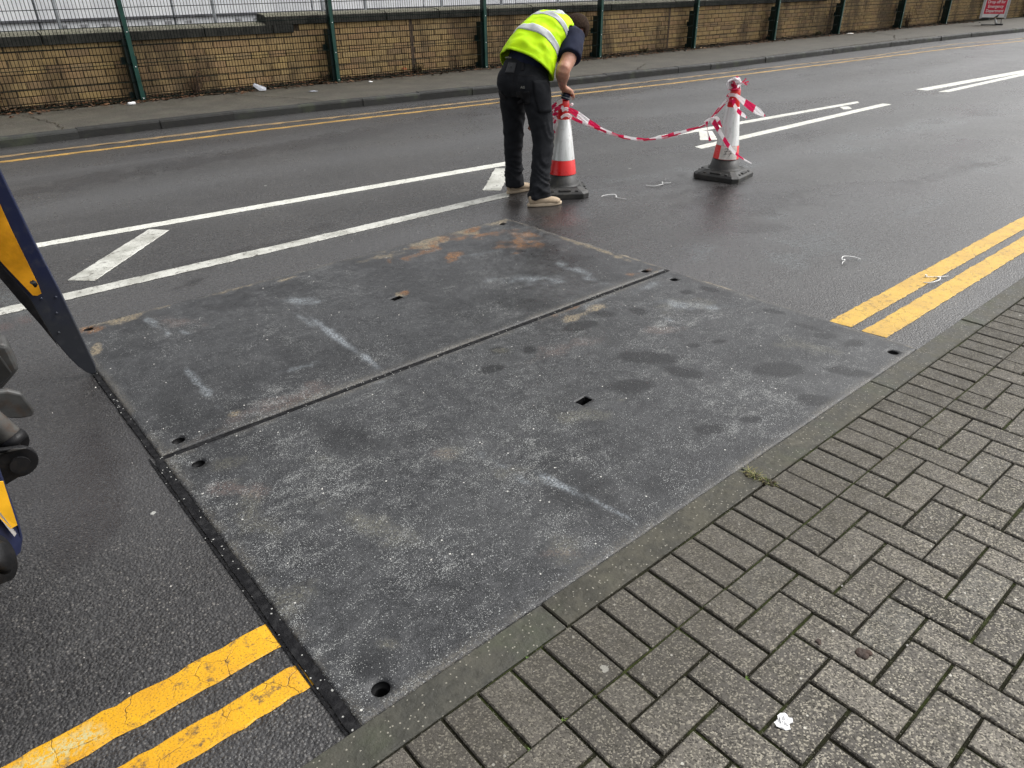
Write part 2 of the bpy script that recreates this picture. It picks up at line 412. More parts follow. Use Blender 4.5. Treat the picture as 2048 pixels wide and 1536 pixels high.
# ---------------------------------------------------------------- ground materials
def m_asphalt():
    b = NB('asphalt'); p = b.pos()
    wet = b.at('wet')['Fac']; pale = b.at('pale')['Fac']; dark = b.at('dark')['Fac']; red = b.at('red')['Fac']; blk = b.at('blk')['Fac']; track = b.at('track')['Fac']
    v1 = b.vor(p, 120); v2 = b.vor(p, 230)
    big = b.noise(p, 1.3, 5, 0.6); mid = b.noise(p, 14, 4)
    # stones of different tone set in dark binder
    sep = b.n('ShaderNodeSeparateColor'); b.l(v1['Color'], sep.inputs[0]); sep2 = b.n('ShaderNodeSeparateColor'); b.l(v2['Color'], sep2.inputs[0])
    tone = b.ramp(sep.outputs[0], [(0, (0.003, 0.0028, 0.0027)), (0.45, (0.008, 0.0074, 0.0072)), (0.70, (0.024, 0.0225, 0.0215)), (0.90, (0.072, 0.067, 0.063)), (1, (0.22, 0.205, 0.185))])
    gap = b.mr(v1['Distance'], 0.25, 0.62)
    c = b.mix(gap, tone, (0.012, 0.012, 0.013))
    c = b.mix(b.mr(b.noise(p, 420, 2, 0.7), 0.50, 0.66, 0, 0.75), c, (0.105, 0.098, 0.092)); c = b.mix(b.mr(b.noise(p, 300, 2, 0.6), 0.52, 0.66, 0, 0.8), c, (0.004, 0.0038, 0.004))
    c = b.mix(b.mr(sep2.outputs[1], 0.955, 0.985, 0, 0.55), c, (0.20, 0.19, 0.17))
    c = b.mix(b.math('MULTIPLY', b.mr(big, 0.36, 0.62), 0.25), c, (0.085, 0.084, 0.084))
    c = b.mix(b.math('MULTIPLY', b.mr(mid, 0.5, 0.75), 0.25), c, (0.010, 0.0095, 0.009))
    c = b.mix(b.mr(b.noise(p, 55, 3, 0.7), 0.50, 0.64, 0, 0.5), c, (0.080, 0.077, 0.075)); c = b.mix(b.mr(b.noise(p, 27, 4, 0.7), 0.54, 0.66, 0, 0.35), c, (0.012, 0.011, 0.011))
    c = b.mix(b.math('MULTIPLY', track, 0.35), c, (0.10, 0.10, 0.103))
    c = b.mix(b.math('MULTIPLY', pale, b.mr(b.noise(p, 35, 4, 0.7), 0.35, 0.65, 0.05, 0.5)), c, (0.15, 0.17, 0.175))  # wet sky sheen painted into the colour as pale bluish patches
    c = b.mix(b.math('MULTIPLY', dark, 0.7), c, (0.014, 0.012, 0.012))
    c = b.mix(b.math('MULTIPLY', red, b.mr(b.noise(p, 120, 3), 0.45, 0.6, 0, 0.6)), c, (0.11, 0.045, 0.035))
    c = b.mix(b.math('MULTIPLY', wet, 0.45), c, (0.014, 0.012, 0.013))
    c = b.mix(b.math('MULTIPLY', blk, b.mr(b.noise(p, 60, 3), 0.4, 0.55)), c, (0.006, 0.006, 0.006))
    # scattered chewing gum and grit flecks
    v3 = b.vor(p, 2.6); s3 = b.n('ShaderNodeSeparateColor'); b.l(v3['Color'], s3.inputs[0])
    r3 = b.math('ADD', b.math('MULTIPLY', s3.outputs[1], 0.035), b.math('MULTIPLY', b.noise(p, 60, 2), 0.02))
    gum = b.math('MULTIPLY', b.math('LESS_THAN', v3['Distance'], r3), b.math('GREATER_THAN', s3.outputs[0], 0.55))
    c = b.mix(b.math('MULTIPLY', gum, 0.8), c, (0.42, 0.42, 0.39))
    r = b.math('SUBTRACT', b.mr(b.noise(p, 30, 3), 0.3, 0.7, 0.31, 0.46), b.math('MULTIPLY', wet, 0.15))
    r = b.math('SUBTRACT', r, b.math('MULTIPLY', b.mr(big, 0.4, 0.7), 0.10)); r = b.math('SUBTRACT', r, b.math('MULTIPLY', pale, 0.12))
    h = b.math('ADD', b.math('MULTIPLY', v1['Distance'], -0.9), b.math('MULTIPLY', b.noise(p, 260, 2), 0.35)); h = b.math('MULTIPLY', h, b.math('SUBTRACT', 1.0, b.math('MULTIPLY', wet, 0.55)))
    return b.done(c, r, 0, b.bump(h, 0.9, 0.0036), 0.65)
def m_plate():
    b = NB('coated_steel'); p = b.pos()
    amt = b.at('amt')['Fac']; st = b.at('stain')['Color']; dk = b.at('dark')['Fac']; sp = b.math('MULTIPLY', b.at('speck')['Fac'], b.math('SUBTRACT', 1.0, b.math('MULTIPLY', dk, 0.85)))
    fine = b.noise(p, 130, 4, 0.65); mid = b.noise(p, 22, 5, 0.6); big = b.noise(p, 3.0, 5, 0.6)
    mid = b.math('ADD', b.math('MULTIPLY', mid, 0.45), b.math('MULTIPLY', b.noise(p, 75, 5, 0.7), 0.55))
    c = b.ramp(mid, [(0.36, (0.0085, 0.0088, 0.0098)), (0.5, (0.0255, 0.0262, 0.0278)), (0.66, (0.066, 0.067, 0.069))])
    c = b.mix(b.math('MULTIPLY', b.mr(big, 0.4, 0.7), 0.22), c, (0.095, 0.097, 0.097))
    c = b.mix(b.math('MULTIPLY', b.mr(b.noise(p, 240, 3, 0.7), 0.52, 0.62), 0.35), c, (0.16, 0.165, 0.17))
    c = b.mix(b.math('MULTIPLY', b.mr(fine, 0.56, 0.68), 0.5), c, (0.016, 0.017, 0.019))
    c = b.mix(b.math('MULTIPLY', dk, 0.88), c, (0.0075, 0.008, 0.009))
    c = b.mix(b.math('MULTIPLY', amt, b.mr(fine, 0.42, 0.58, 0.12, 1.0)), c, st)
    v = b.vor(p, 290); s = b.n('ShaderNodeSeparateColor'); b.l(v['Color'], s.inputs[0])
    th = b.math('SUBTRACT', 1.0, b.math('MULTIPLY', sp, b.mr(b.noise(p, 9, 4, 0.65), 0.42, 0.70, 0.03, 0.55)))
    m = b.math('MULTIPLY', b.math('GREATER_THAN', s.outputs[0], th), b.math('LESS_THAN', v['Distance'], b.math('MULTIPLY_ADD', s.outputs[1], 0.5, 0.14)))
    c = b.mix(b.math('MULTIPLY', m, b.mr(s.outputs[2], 0, 1, 0.35, 0.9)), c, (0.40, 0.41, 0.40))
    vf = b.vor(p, 480); sf = b.n('ShaderNodeSeparateColor'); b.l(vf['Color'], sf.inputs[0])
    str_ = b.noise(b.mapped(p, (2.2, 3.4, 1.0), (0, 0, 0.12)), 4.5, 7, 0.75)
    thf = b.math('SUBTRACT', 1.0, b.math('MULTIPLY', sp, b.mr(str_, 0.44, 0.70, 0.03, 0.50)))
    c = b.mix(b.math('MULTIPLY', b.math('GREATER_THAN', sf.outputs[0], thf), 0.7), c, (0.34, 0.345, 0.33))
    v2 = b.vor(p, 60); s2 = b.n('ShaderNodeSeparateColor'); b.l(v2['Color'], s2.inputs[0])
    m2 = b.math('MULTIPLY', b.math('GREATER_THAN', s2.outputs[0], b.math('SUBTRACT', 1.0, b.math('MULTIPLY', sp, 0.045))), b.math('LESS_THAN', v2['Distance'], 0.2))
    c = b.mix(m2, c, (0.55, 0.54, 0.50))
    r = b.mr(mid, 0.35, 0.65, 0.30, 0.55); r = b.math('ADD', r, b.math('MULTIPLY', amt, 0.18)); r = b.math('SUBTRACT', r, b.math('MULTIPLY', dk, 0.10))
    h = b.math('ADD', b.math('MULTIPLY', v['Distance'], -0.5), b.math('MULTIPLY', fine, 0.6))
    return b.done(c, r, 0.0, b.bump(h, 0.6, 0.003), 0.36)
def m_bitumen():
    b = NB('bitumen'); p = b.pos(); v = b.vor(p, 120); s = b.n('ShaderNodeSeparateColor'); b.l(v['Color'], s.inputs[0])
    c = b.mix(b.mr(b.noise(p, 40, 4), 0.4, 0.7), (0.008, 0.008, 0.009), (0.022, 0.022, 0.023))
    c = b.mix(b.math('MULTIPLY', b.math('GREATER_THAN', s.outputs[0], 0.93), b.math('LESS_THAN', v['Distance'], 0.35)), c, (0.35, 0.35, 0.33))
    return b.done(c, 0.8, 0, b.bump(b.noise(p, 150, 3), 0.8, 0.004), 0.12)
def m_paving():
    b = NB('concrete_paver'); p = b.pos(); oi = b.n('ShaderNodeObjectInfo'); tn = b.at('tone')['Fac']
    rnd = b.math('FRACT', b.math('ADD', oi.outputs['Random'], tn))
    moss = b.noise(p, 2.2, 5, 0.6); mid = b.noise(p, 25, 4); 
    c = b.mix(rnd, (0.076, 0.070, 0.061), (0.168, 0.153, 0.130))
    c = b.mix(b.mr(rnd, 0.93, 0.95, 0, 0.45), c, (0.075, 0.078, 0.072))
    c = b.mix(b.math('MULTIPLY', b.mr(mid, 0.45, 0.75), 0.5), c, (0.09, 0.085, 0.068))
    c = b.mix(b.math('MULTIPLY', b.mr(moss, 0.5, 0.68), 0.5), c, (0.070, 0.066, 0.054))
    sxy = b.n('ShaderNodeSeparateXYZ'); b.l(p, sxy.inputs[0]); dp = b.math('ADD', sxy.outputs[1], b.math('MULTIPLY', b.noise(p, 1.7, 4), 0.5)); dmp = b.mr(dp, 0.50, 1.10, 0, 0.6)
    v = b.vor(p, 260); s = b.n('ShaderNodeSeparateColor'); b.l(v['Color'], s.inputs[0])
    c = b.mix(b.mr(s.outputs[0], 0.60, 0.9, 0, 0.8), c, (0.36, 0.33, 0.265))
    c = b.mix(b.mr(s.outputs[1], 0.60, 0.85, 0, 0.8), c, (0.022, 0.020, 0.017))
    v2 = b.vor(p, 60); s2 = b.n('ShaderNodeSeparateColor'); b.l(v2['Color'], s2.inputs[0])
    c = b.mix(b.math('MULTIPLY', b.math('GREATER_THAN', s2.outputs[0], 0.965), b.math('LESS_THAN', v2['Distance'], 0.22)), c, (0.50, 0.48, 0.42))
    c = b.mix(dmp, c, (0.050, 0.045, 0.036))
    # lichen spots
    v3 = b.vor(p, 5.0); s3 = b.n('ShaderNodeSeparateColor'); b.l(v3['Color'], s3.inputs[0])
    li = b.math('MULTIPLY', b.math('LESS_THAN', b.math('ADD', v3['Distance'], b.math('MULTIPLY', b.noise(p, 90, 3), 0.12)), b.math('MULTIPLY_ADD', s3.outputs[1], 0.05, 0.07)), b.math('GREATER_THAN', s3.outputs[0], 0.7))
    c = b.mix(b.math('MULTIPLY', li, 0.6), c, (0.36, 0.35, 0.31))
    h = b.math('ADD', b.math('MULTIPLY', v['Distance'], -0.4), b.math('MULTIPLY', mid, 0.8))
    return b.done(c, b.mr(mid, 0.3, 0.7, 0.7, 0.9), 0, b.bump(h, 0.8, 0.003), 0.3)
def m_kerb(name='kerb_concrete', base=((0.035, 0.033, 0.024), (0.075, 0.070, 0.052)), far=False):
    b = NB(name); p = b.pos(); oi = b.n('ShaderNodeObjectInfo')
    n = b.noise(p, 9, 6, 0.65); n2 = b.noise(p, 70, 4)
    c = b.mix(b.mr(n, 0.35, 0.65), *base)
    c = b.mix(b.math('MULTIPLY', oi.outputs['Random'], 0.35), c, (0.05, 0.052, 0.048))
    c = b.mix(b.math('MULTIPLY', b.mr(b.noise(p, 4, 5), 0.52, 0.7), 0.5), c, (0.055, 0.065, 0.035))
    v3 = b.vor(p, 9.0); s3 = b.n('ShaderNodeSeparateColor'); b.l(v3['Color'], s3.inputs[0])
    far_k = 0.15 if far else 1.0
    li = b.math('MULTIPLY', b.math('LESS_THAN', b.math('ADD', v3['Distance'], b.math('MULTIPLY', b.noise(p, 90, 3), 0.15)), b.math('MULTIPLY_ADD', s3.outputs[1], 0.09, 0.06)), b.math('GREATER_THAN', s3.outputs[0], 0.6))
    c = b.mix(b.math('MULTIPLY', li, 0.6*far_k), c, (0.30, 0.29, 0.25))
    c = b.mix(b.mr(b.noise(p, 38, 5, 0.7), 0.50, 0.68, 0, 0.55), c, (0.022, 0.021, 0.015))
    c = b.mix(b.mr(b.noise(p, 17, 6, 0.75), 0.56, 0.70, 0, 0.5*far_k), c, (0.13, 0.12, 0.095))
    vv = b.vor(p, 170); sv = b.n('ShaderNodeSeparateColor'); b.l(vv['Color'], sv.inputs[0])
    c = b.mix(b.math('MULTIPLY', b.math('MULTIPLY', b.math('GREATER_THAN', sv.outputs[0], 0.93), b.math('LESS_THAN', vv['Distance'], 0.4)), far_k), c, (0.24, 0.225, 0.185))
    return b.done(c, b.mr(n, 0.3, 0.7, 0.5, 0.8), 0, b.bump(b.math('ADD', n2, b.noise(p, 20, 4)), 0.8, 0.004), 0.35)
def m_joint():
    b = NB('mossy_joint'); p = b.pos(); n = b.noise(p, 6, 5, 0.7)
    sx = b.n('ShaderNodeSeparateXYZ'); b.l(p, sx.inputs[0]); n = b.math('ADD', n, b.mr(b.math('ABSOLUTE', b.math('SUBTRACT', sx.outputs[1], 0.762)), 0.0, 0.03, 0.13, 0.0))
    c = b.ramp(n, [(0.3, (0.010, 0.008, 0.006)), (0.5, (0.015, 0.015, 0.007)), (0.66, (0.034, 0.044, 0.010)), (0.85, (0.040, 0.030, 0.014))])
    c = b.mix(b.mr(b.noise(p, 190, 2), 0.62, 0.72, 0, 0.7), c, (0.22, 0.21, 0.17))
    return b.done(c, 0.95, 0, b.bump(b.noise(p, 150, 4), 1.0, 0.006), 0.2)
def m_paint(name, col, dirty, worn=0.5, crack=0.5, white_under=False):
    b = NB(name); p = b.pos()
    n = b.noise(p, 5, 5, 0.6); f = b.noise(p, 90, 4, 0.7)
    c = b.mix(b.mr(n, 0.35, 0.7), col, dirty)
    grime = b.math('MULTIPLY', b.mr(b.noise(p, 24, 5, 0.7), 0.54, 0.64), b.mr(f, 0.35, 0.6))
    c = b.mix(b.math('MULTIPLY', grime, worn), c, (0.06, 0.05, 0.04))
    wv = b.n('ShaderNodeVectorMath', operation='ADD'); b.l(p, wv.inputs[0])
    nz = b.n('ShaderNodeTexNoise'); b.l(p, nz.inputs['Vector']); nz.inputs['Scale'].default_value = 20; sc = b.n('ShaderNodeVectorMath', operation='SCALE'); b.l(nz.outputs['Color'], sc.inputs[0]); sc.inputs['Scale'].default_value = 0.05; b.l(sc.outputs[0], wv.inputs[1])
    e = b.vor(wv.outputs[0], 9, 'DISTANCE_TO_EDGE')['Distance']
    ck = b.math('MULTIPLY', b.mr(e, 0.0, 0.016, 1, 0), b.mr(b.noise(p, 3.1, 3), 0.42, 0.55))
    c = b.mix(b.math('MULTIPLY', ck, crack), c, (0.03, 0.022, 0.015))
    c = b.mix(b.mr(b.noise(p, 210, 2, 0.6), 0.56, 0.68, 0, worn*0.8), c, (0.07, 0.05, 0.03))
    if white_under:
        x = b.at('bare')['Fac']; c = b.mix(b.math('MULTIPLY', x, b.mr(f, 0.42, 0.56)), c, (0.48, 0.42, 0.20))
    h = b.math('SUBTRACT', b.noise(p, 140, 3), b.math('MULTIPLY', ck, 1.5))
    return b.done(c, b.mr(f, 0.3, 0.7, 0.45, 0.65), 0, b.bump(h, 0.5, 0.003), 0.45)
def m_footway():
    b = NB('old_asphalt'); p = b.pos(); n = b.noise(p, 2.5, 5, 0.6)
    c = b.mix(b.mr(n, 0.35, 0.7), (0.036, 0.031, 0.022), (0.064, 0.056, 0.041))
    v = b.vor(p, 120); s = b.n('ShaderNodeSeparateColor'); b.l(v['Color'], s.inputs[0])
    c = b.mix(b.mr(s.outputs[0], 0.7, 0.95, 0, 0.5), c, (0.2, 0.19, 0.165)); c = b.mix(b.mr(s.outputs[1], 0.7, 0.95, 0, 0.5), c, (0.04, 0.038, 0.035))
    c = b.mix(b.math('MULTIPLY', b.mr(b.noise(p, 7, 5), 0.5, 0.65), 0.35), c, (0.055, 0.06, 0.04))
    return b.done(c, 0.65, 0, b.bump(b.noise(p, 120, 3), 0.4, 0.004), 0.4)
def m_soil():
    b = NB('soil'); p = b.pos(); c = b.mix(b.mr(b.noise(p, 12, 5), 0.35, 0.65), (0.018, 0.014, 0.010), (0.05, 0.038, 0.022))
    return b.done(c, 0.95, 0, b.bump(b.noise(p, 50, 5), 1.0, 0.02), 0.2)

A_ASPH = m_asphalt(); A_PLATE = m_plate(); A_BIT = m_bitumen(); A_PAVE = m_paving(); A_KERB = m_kerb()
A_KERBF = m_kerb('far_kerb_concrete', far=True, base=((0.010, 0.010, 0.0095), (0.016, 0.0155, 0.014)))
A_JOINT = m_joint(); A_FOOT = m_footway(); A_SOIL = m_soil()
A_YEL = m_paint('yellow_road_paint', (0.66, 0.345, 0.006), (0.56, 0.275, 0.008), 0.85, 0.8, True)
A_YEL2 = m_paint('faded_yellow_road_paint', (0.58, 0.36, 0.05), (0.48, 0.29, 0.05), 0.6, 0.4)
A_YEL3 = m_paint('dull_ochre_road_paint', (0.30, 0.195, 0.08), (0.12, 0.09, 0.055), 0.9, 0.3)
A_YEL4 = m_paint('worn_yellow_road_paint', (0.44, 0.255, 0.05), (0.26, 0.155, 0.04), 0.95, 0.3)
A_WHT = m_paint('white_road_paint', (0.66, 0.66, 0.60), (0.55, 0.55, 0.49), 0.55, 0.3)
A_WHTW = m_paint('worn_white_road_paint', (0.58, 0.58, 0.53), (0.34, 0.34, 0.30), 1.0, 0.4)
A_BLACK = simple('dark_socket_metal', (0.006, 0.006, 0.0065), 0.6, 0.0, spec=0.2)

# ---------------------------------------------------------------- terrain and road
ground_me, _ = grid_mesh('ground', np.linspace(-400, 400, 9), np.linspace(-400, 400, 9), -0.9, A_SOIL)
setp(link('ground', ground_me), kind='structure')

KF = [(-40, 10.9), (-8, 10.5), (4, 10.38), (7, 10.06), (10, 9.70), (14, 9.43), (19, 9.42), (25.5, 9.2), (31, 8.75), (60, 6.5), (120, 1.6)]
FL = [(-40, 13.4), (-8, 12.75), (6.6, 12.52), (13, 12.14), (23, 12.06), (34, 11.8), (60, 9.8), (120, 5.0)]
PX0, PX1, PY0, PY1, PY2, PY3 = 0.412, 3.392, 1.072, 2.534, 2.566, 4.086   # the two plates
xs = np.concatenate([np.linspace(-60, -4, 15)[:-1], np.linspace(-4, -0.8, 33)[:-1], np.linspace(-0.8, PX0+0.05, 52)[:-1], np.linspace(PX0+0.05, PX1-0.05, 60)[:-1],
     np.linspace(PX1-0.05, 9.5, 210)[:-1], np.linspace(9.5, 16, 100)[:-1], np.linspace(16, 34, 120)[:-1], np.linspace(34, 120, 30)])
ys = np.concatenate([np.linspace(1.055, PY0+0.03, 6)[:-1], np.linspace(PY0+0.03, PY3-0.03, 90)[:-1], np.linspace(PY3-0.03, 6.5, 90)[:-1], np.linspace(6.5, 10.2, 80)[:-1], np.linspace(10.2, 11.4, 8)])
def keep(xc, yc): return ~((xc > PX0+0.05) & (xc < PX1-0.05) & (yc > PY0+0.03) & (yc < PY3-0.03))
def road_z(X, Y): return (fbm(X, Y, 0.6, 5, 3)-0.5)*0.006*sst(np.minimum(np.abs(X-1.9)-1.7, 99), 0, 1)
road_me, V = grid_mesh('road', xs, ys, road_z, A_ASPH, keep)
X, Y = V[:, 0], V[:, 1]
wet = np.clip(blobs(X, Y, R_WET, 0.6, 0.8, 4, 3)*0.95+0.5*sst(fbm(X*0.35, Y, 0.9, 8), 0.52, 0.68), 0, 1)
attr(road_me, 'wet', wet); attr(road_me, 'pale', blobs(X, Y, R_SHEEN, 0.8, 1.2, 7, 4)*0.9)
attr(road_me, 'dark', np.clip(blobs(X, Y, R_DARK, 0.3, 1.1, 9, 5)+0.45*sst(fbm(X*0.12, Y, 1.4, 21), 0.53, 0.66), 0, 1))
attr(road_me, 'red', blobs(X, Y, R_RED, 0.5, 0.8, 9, 6)); attr(road_me, 'blk', blobs(X, Y, R_BLACK, 0.4, 0.9, 14, 7))
kf = np.interp(X, [a for a, _ in KF], [a for _, a in KF])
trk = 0
for off, w in ((-1.9, 0.35), (-3.4, 0.4), (-6.2, .4), (-7.8, .4)):
    trk = np.maximum(trk, np.exp(-((Y-(kf+off))/w)**2))
attr(road_me, 'track', np.clip(trk*(0.5+0.8*fbm(X*0.2, Y, 1.5, 31)), 0, 1))
setp(link('road', road_me), kind='structure')
mb = MB(); mb.box(-0.02, 3.9, 0.6, 4.5, -0.62, -0.60)                         # trench floor below the plates
for a in ((PX0+0.02, PX0+0.05, PY0+0.02, PY3-0.02), (PX1-0.05, PX1-0.02, PY0+0.02, PY3-0.02)): mb.box(a[0], a[1], a[2], a[3], -0.6, -0.012)
for a in ((PX0+0.05, PX1-0.05, PY0+0.005, PY0+0.03), (PX0+0.05, PX1-0.05, PY3-0.03, PY3-0.005)): mb.box(a[0], a[1], a[2], a[3], -0.6, -0.012)
setp(mb.build('trench', A_SOIL), kind='structure')

# ---------------------------------------------------------------- steel road plates
def plate(name, label, y0, y1, circles, slot, org):
    t = thing(name, label, 'road plate', org, 'steel plates covering the trench')
    T = 0.012; nx = 300; ny = int(round((y1-y0)/0.0099))
    gx = np.linspace(PX0, PX1, nx); gy = np.linspace(y0, y1, ny)
    dx = gx[1]-gx[0]; dy = gy[1]-gy[0]
    holes = []
    for (cx, cy, kind) in [(c[0], c[1], 'c') for c in circles]+[(slot[0], slot[1], 's')]:
        n = 4; i0 = int(round((cx-gx[0])/dx))-n; j0 = int(round((cy-gy[0])/dy))-n; holes.append((i0, j0, i0+2*n, j0+2*n, cx, cy, kind))
    X, Y = np.meshgrid(gx, gy)
    edge = np.minimum(np.minimum(X-PX0, PX1-X), np.minimum(Y-y0, y1-Y))
    Z = np.full_like(X, T)+(fbm(X, Y, 1.2, 3)-0.5)*0.003-0.004*sst(0.012-edge, 0, 0.012)
    V = np.stack([X, Y, Z], -1).reshape(-1, 3).tolist()
    mask = np.ones((ny-1, nx-1), bool)
    for h in holes: mask[h[1]:h[3], h[0]:h[2]] = False
    j, i = np.nonzero(mask); a = j*nx+i
    F = np.stack([a, a+1, a+1+nx, a+nx], 1).tolist()
    for (i0, j0, i1, j1, cx, cy, kind) in holes:
        loop = [(i, j0) for i in range(i0, i1)]+[(i1, j) for j in range(j0, j1)]+[(i, j1) for i in range(i1, i0, -1)]+[(i0, j) for j in range(j1, j0, -1)]
        rng = []
        for (i, j) in loop:
            px, py = gx[i]-cx, gy[j]-cy; r = math.hypot(px, py)
            if kind == 'c': q = (px/r*0.0245, py/r*0.0245)
            else:
                m = max(abs(px), abs(py)); q = (px/m*0.034, py/m*0.022)
                an = 0.10; q = (q[0]*math.cos(an)-q[1]*math.sin(an), q[0]*math.sin(an)+q[1]*math.cos(an))
            rng.append((cx+q[0], cy+q[1]))
        b0 = len(V); N = len(loop)
        V += [(x, y, T+0.0004) for x, y in rng]+[(x, y, -0.014) for x, y in rng]
        for k in range(N):
            o1, o2 = loop[k], loop[(k+1) % N]; k2 = (k+1) % N
            F.append((o1[1]*nx+o1[0], o2[1]*nx+o2[0], b0+k2, b0+k)); F.append((b0+k, b0+k2, b0+N+k2, b0+N+k))
    # outer side walls
    per = [(i, 0) for i in range(nx-1)]+[(nx-1, j) for j in range(ny-1)]+[(i, ny-1) for i in range(nx-1, 0, -1)]+[(0, j) for j in range(ny-1, 0, -1)]
    b0 = len(V); N = len(per); V += [(gx[i], gy[j], -0.014) for i, j in per]
    for k in range(N):
        o1, o2 = per[k], per[(k+1) % N]; F.append((o2[1]*nx+o2[0], o1[1]*nx+o1[0], b0+k, b0+(k+1) % N))
    V = np.array(V); F = np.array(F); X, Y = V[:, 0], V[:, 1]
    V2 = V-np.array(org)
    me = np_mesh('plate_body', V2, F, A_PLATE, False)
    colr = np.zeros((len(V), 3))+0.05; amt = np.zeros(len(V))
    def lay(L, c, k, soft=0.5, amp=0.9, ns=12, seed=1):
        nonlocal colr, amt
        m = blobs(X, Y, L, soft, amp, ns, seed)*k
        n = (0.75+0.5*fbm(X, Y, 25, seed+50))[:, None]
        f = m/np.maximum(m+amt*(1-m), 1e-6)
        colr = colr*(1-f[:, None])+np.array(c)*n*f[:, None]; amt = amt+m*(1-amt)
    lay(P_BROWN, (0.115, 0.085, 0.075), 0.65, 0.8, 0.9, 10, 2)
    lay(P_CREAM, (0.22, 0.21, 0.16), 0.30, 1.0, 1.1, 14, 3)
    lay(P_TAN[:14], (0.26, 0.21, 0.135), 0.9, 0.7, 1.3, 11, 4)
    lay(P_RUST[10:12], (0.10, 0.055, 0.03), 0.4, 1.2, 1.0, 12, 15); lay(P_RUST[:10]+P_RUST[12:], (0.22, 0.10, 0.03), 0.9, 0.9, 1.4, 12, 5)
    lay(P_WHITE[4:6]+P_WHITE[13:15], (0.30, 0.33, 0.36), 0.65, 1.3, 0.45, 10, 16); lay(P_WHITE, (0.30, 0.33, 0.35), 0.6, 1.3, 1.2, 13, 6)
    edge = np.minimum(np.minimum(X-PX0, PX1-X), np.minimum(Y-y0, y1-Y))
    e = sst(0.03-edge, -0.02, 0.03)*sst(fbm(X, Y, 7, 44), 0.35, 0.6)*0.5
    f = e/np.maximum(e+amt*(1-e), 1e-6); colr = colr*(1-f[:, None])+np.array((0.17, 0.155, 0.125))*f[:, None]; amt = amt+e*(1-amt)
    attr(me, 'amt', np.clip(amt, 0, 1)); attr(me, 'stain', np.concatenate([colr, np.ones((len(V), 1))], 1), 'FLOAT_COLOR')
    base = 0.24 if y0 < 2 else 0.12
    sp = base+0.55*blobs(X, Y, P_SPECK, 1.0, 0.8, 5, 9)+0.35*sst(fbm(X, Y, 4, 61), 0.5, 0.7)+0.35*sst(0.10-(X-PX0), 0, 0.1)*(y0 < 2)
    # worn drag marks running along the plate
    sp = sp+0.5*sst(fbm(X*2.2, Y*14, 1.5, 71), 0.60, 0.72)*sst(1.3-X, 0, 0.6)*(y0 < 2)
    attr(me, 'speck', np.clip(sp*0.95, 0, 1)); attr(me, 'dark', np.clip(blobs(X, Y, P_DARK[:22], 0.45, 0.6, 10, 10)*1.0+0.55*blobs(X, Y, P_DARK[22:], 1.1, 0.8, 5, 12)+0.4*sst(fbm(X, Y, 3.3, 72), 0.5, 0.66), 0, 1))
    link('plate_body', me, t)
    for (cx, cy) in circles:
        m = MB(); m.lathe([(0.0241, 0.0085), (0.0241, -0.004), (0.0175, -0.006), (0.0165, -0.012), (0.0165, -0.09), (0.0001, -0.09)], 28, (cx-org[0], cy-org[1], -org[2]), cap=False)
        m.build('lifting_socket', A_BLACK, t, smooth=True)
    m = MB(); an = 0.10; T_ = Matrix.Translation((slot[0]-org[0], slot[1]-org[1], 0)) @ Matrix.Rotation(an, 4, 'Z')
    for (a, b, c, d) in ((-.0335, -.0330, -.0215, .0215), (.0330, .0335, -.0215, .0215), (-.0335, .0335, -.0215, -.0210), (-.0335, .0335, .0210, .0215)): m.box(a, b, c, d, -0.16, 0.0095, T=T_)
    m.box(-.0335, .0335, -.0215, .0215, -0.17, -0.16, T=T_); m.build('slot_liner', A_BLACK, t)
    return t
plate('steel_road_plate', 'dark speckled steel plate beside the kerb and brick paving, nearest the camera', PY0, PY1,
      [(0.50, 1.128), (0.502, 2.415), (3.285, 2.418), (3.272, 1.130)], (1.884, 1.783), (1.9, 1.8, 0))
plate('steel_road_plate', 'rust edged steel plate beyond the dark seam, towards the white road lines', PY2, PY3,
      [(0.499, 2.625), (0.50, 4.03), (3.39-0.12, 2.625), (3.28, 3.99)], (1.92, 3.292), (1.9, 3.3, 0))
# bitumen strips around the plates and in the seam between them
mb = MB()
def strip(mb, a, b, w, z, wob=0.002, seg=0.04, mi=0, h=0.0):
    a = Vector((*a, 0)); b = Vector((*b, 0)); L = (b-a).length; n = max(2, int(L/seg)); d = (b-a)/L; s = Vector((-d.y, d.x, 0))
    vs = []
    for i in range(n+1):
        p = a+d*L*i/n
        for sgn in (-1, 1): q = p+s*sgn*(w/2+random.uniform(-wob, wob)); vs.append((q.x, q.y, z))
    mb.add(vs, [(2*i, 2*i+2, 2*i+3, 2*i+1)[::-1] for i in range(n)], mi)
strip(mb, (PX0-0.002, PY1+0.016), (PX1+0.012, PY1+0.016), 0.031, 0.0055, 0.001)
strip(mb, (PX0-0.015, PY0-0.005), (PX0-0.015, PY1), 0.029, 0.008, 0.0015)
strip(mb, (PX0-0.011, PY1), (PX0-0.011, 3.75), 0.021, 0.007, 0.002)
strip(mb, (PX0-0.036, PY0-0.005), (PX0-0.036, PY1+0.05), 0.006, 0.0042, 0.001)
setp(mb.build('bitumen_seal', A_BIT), kind='structure')
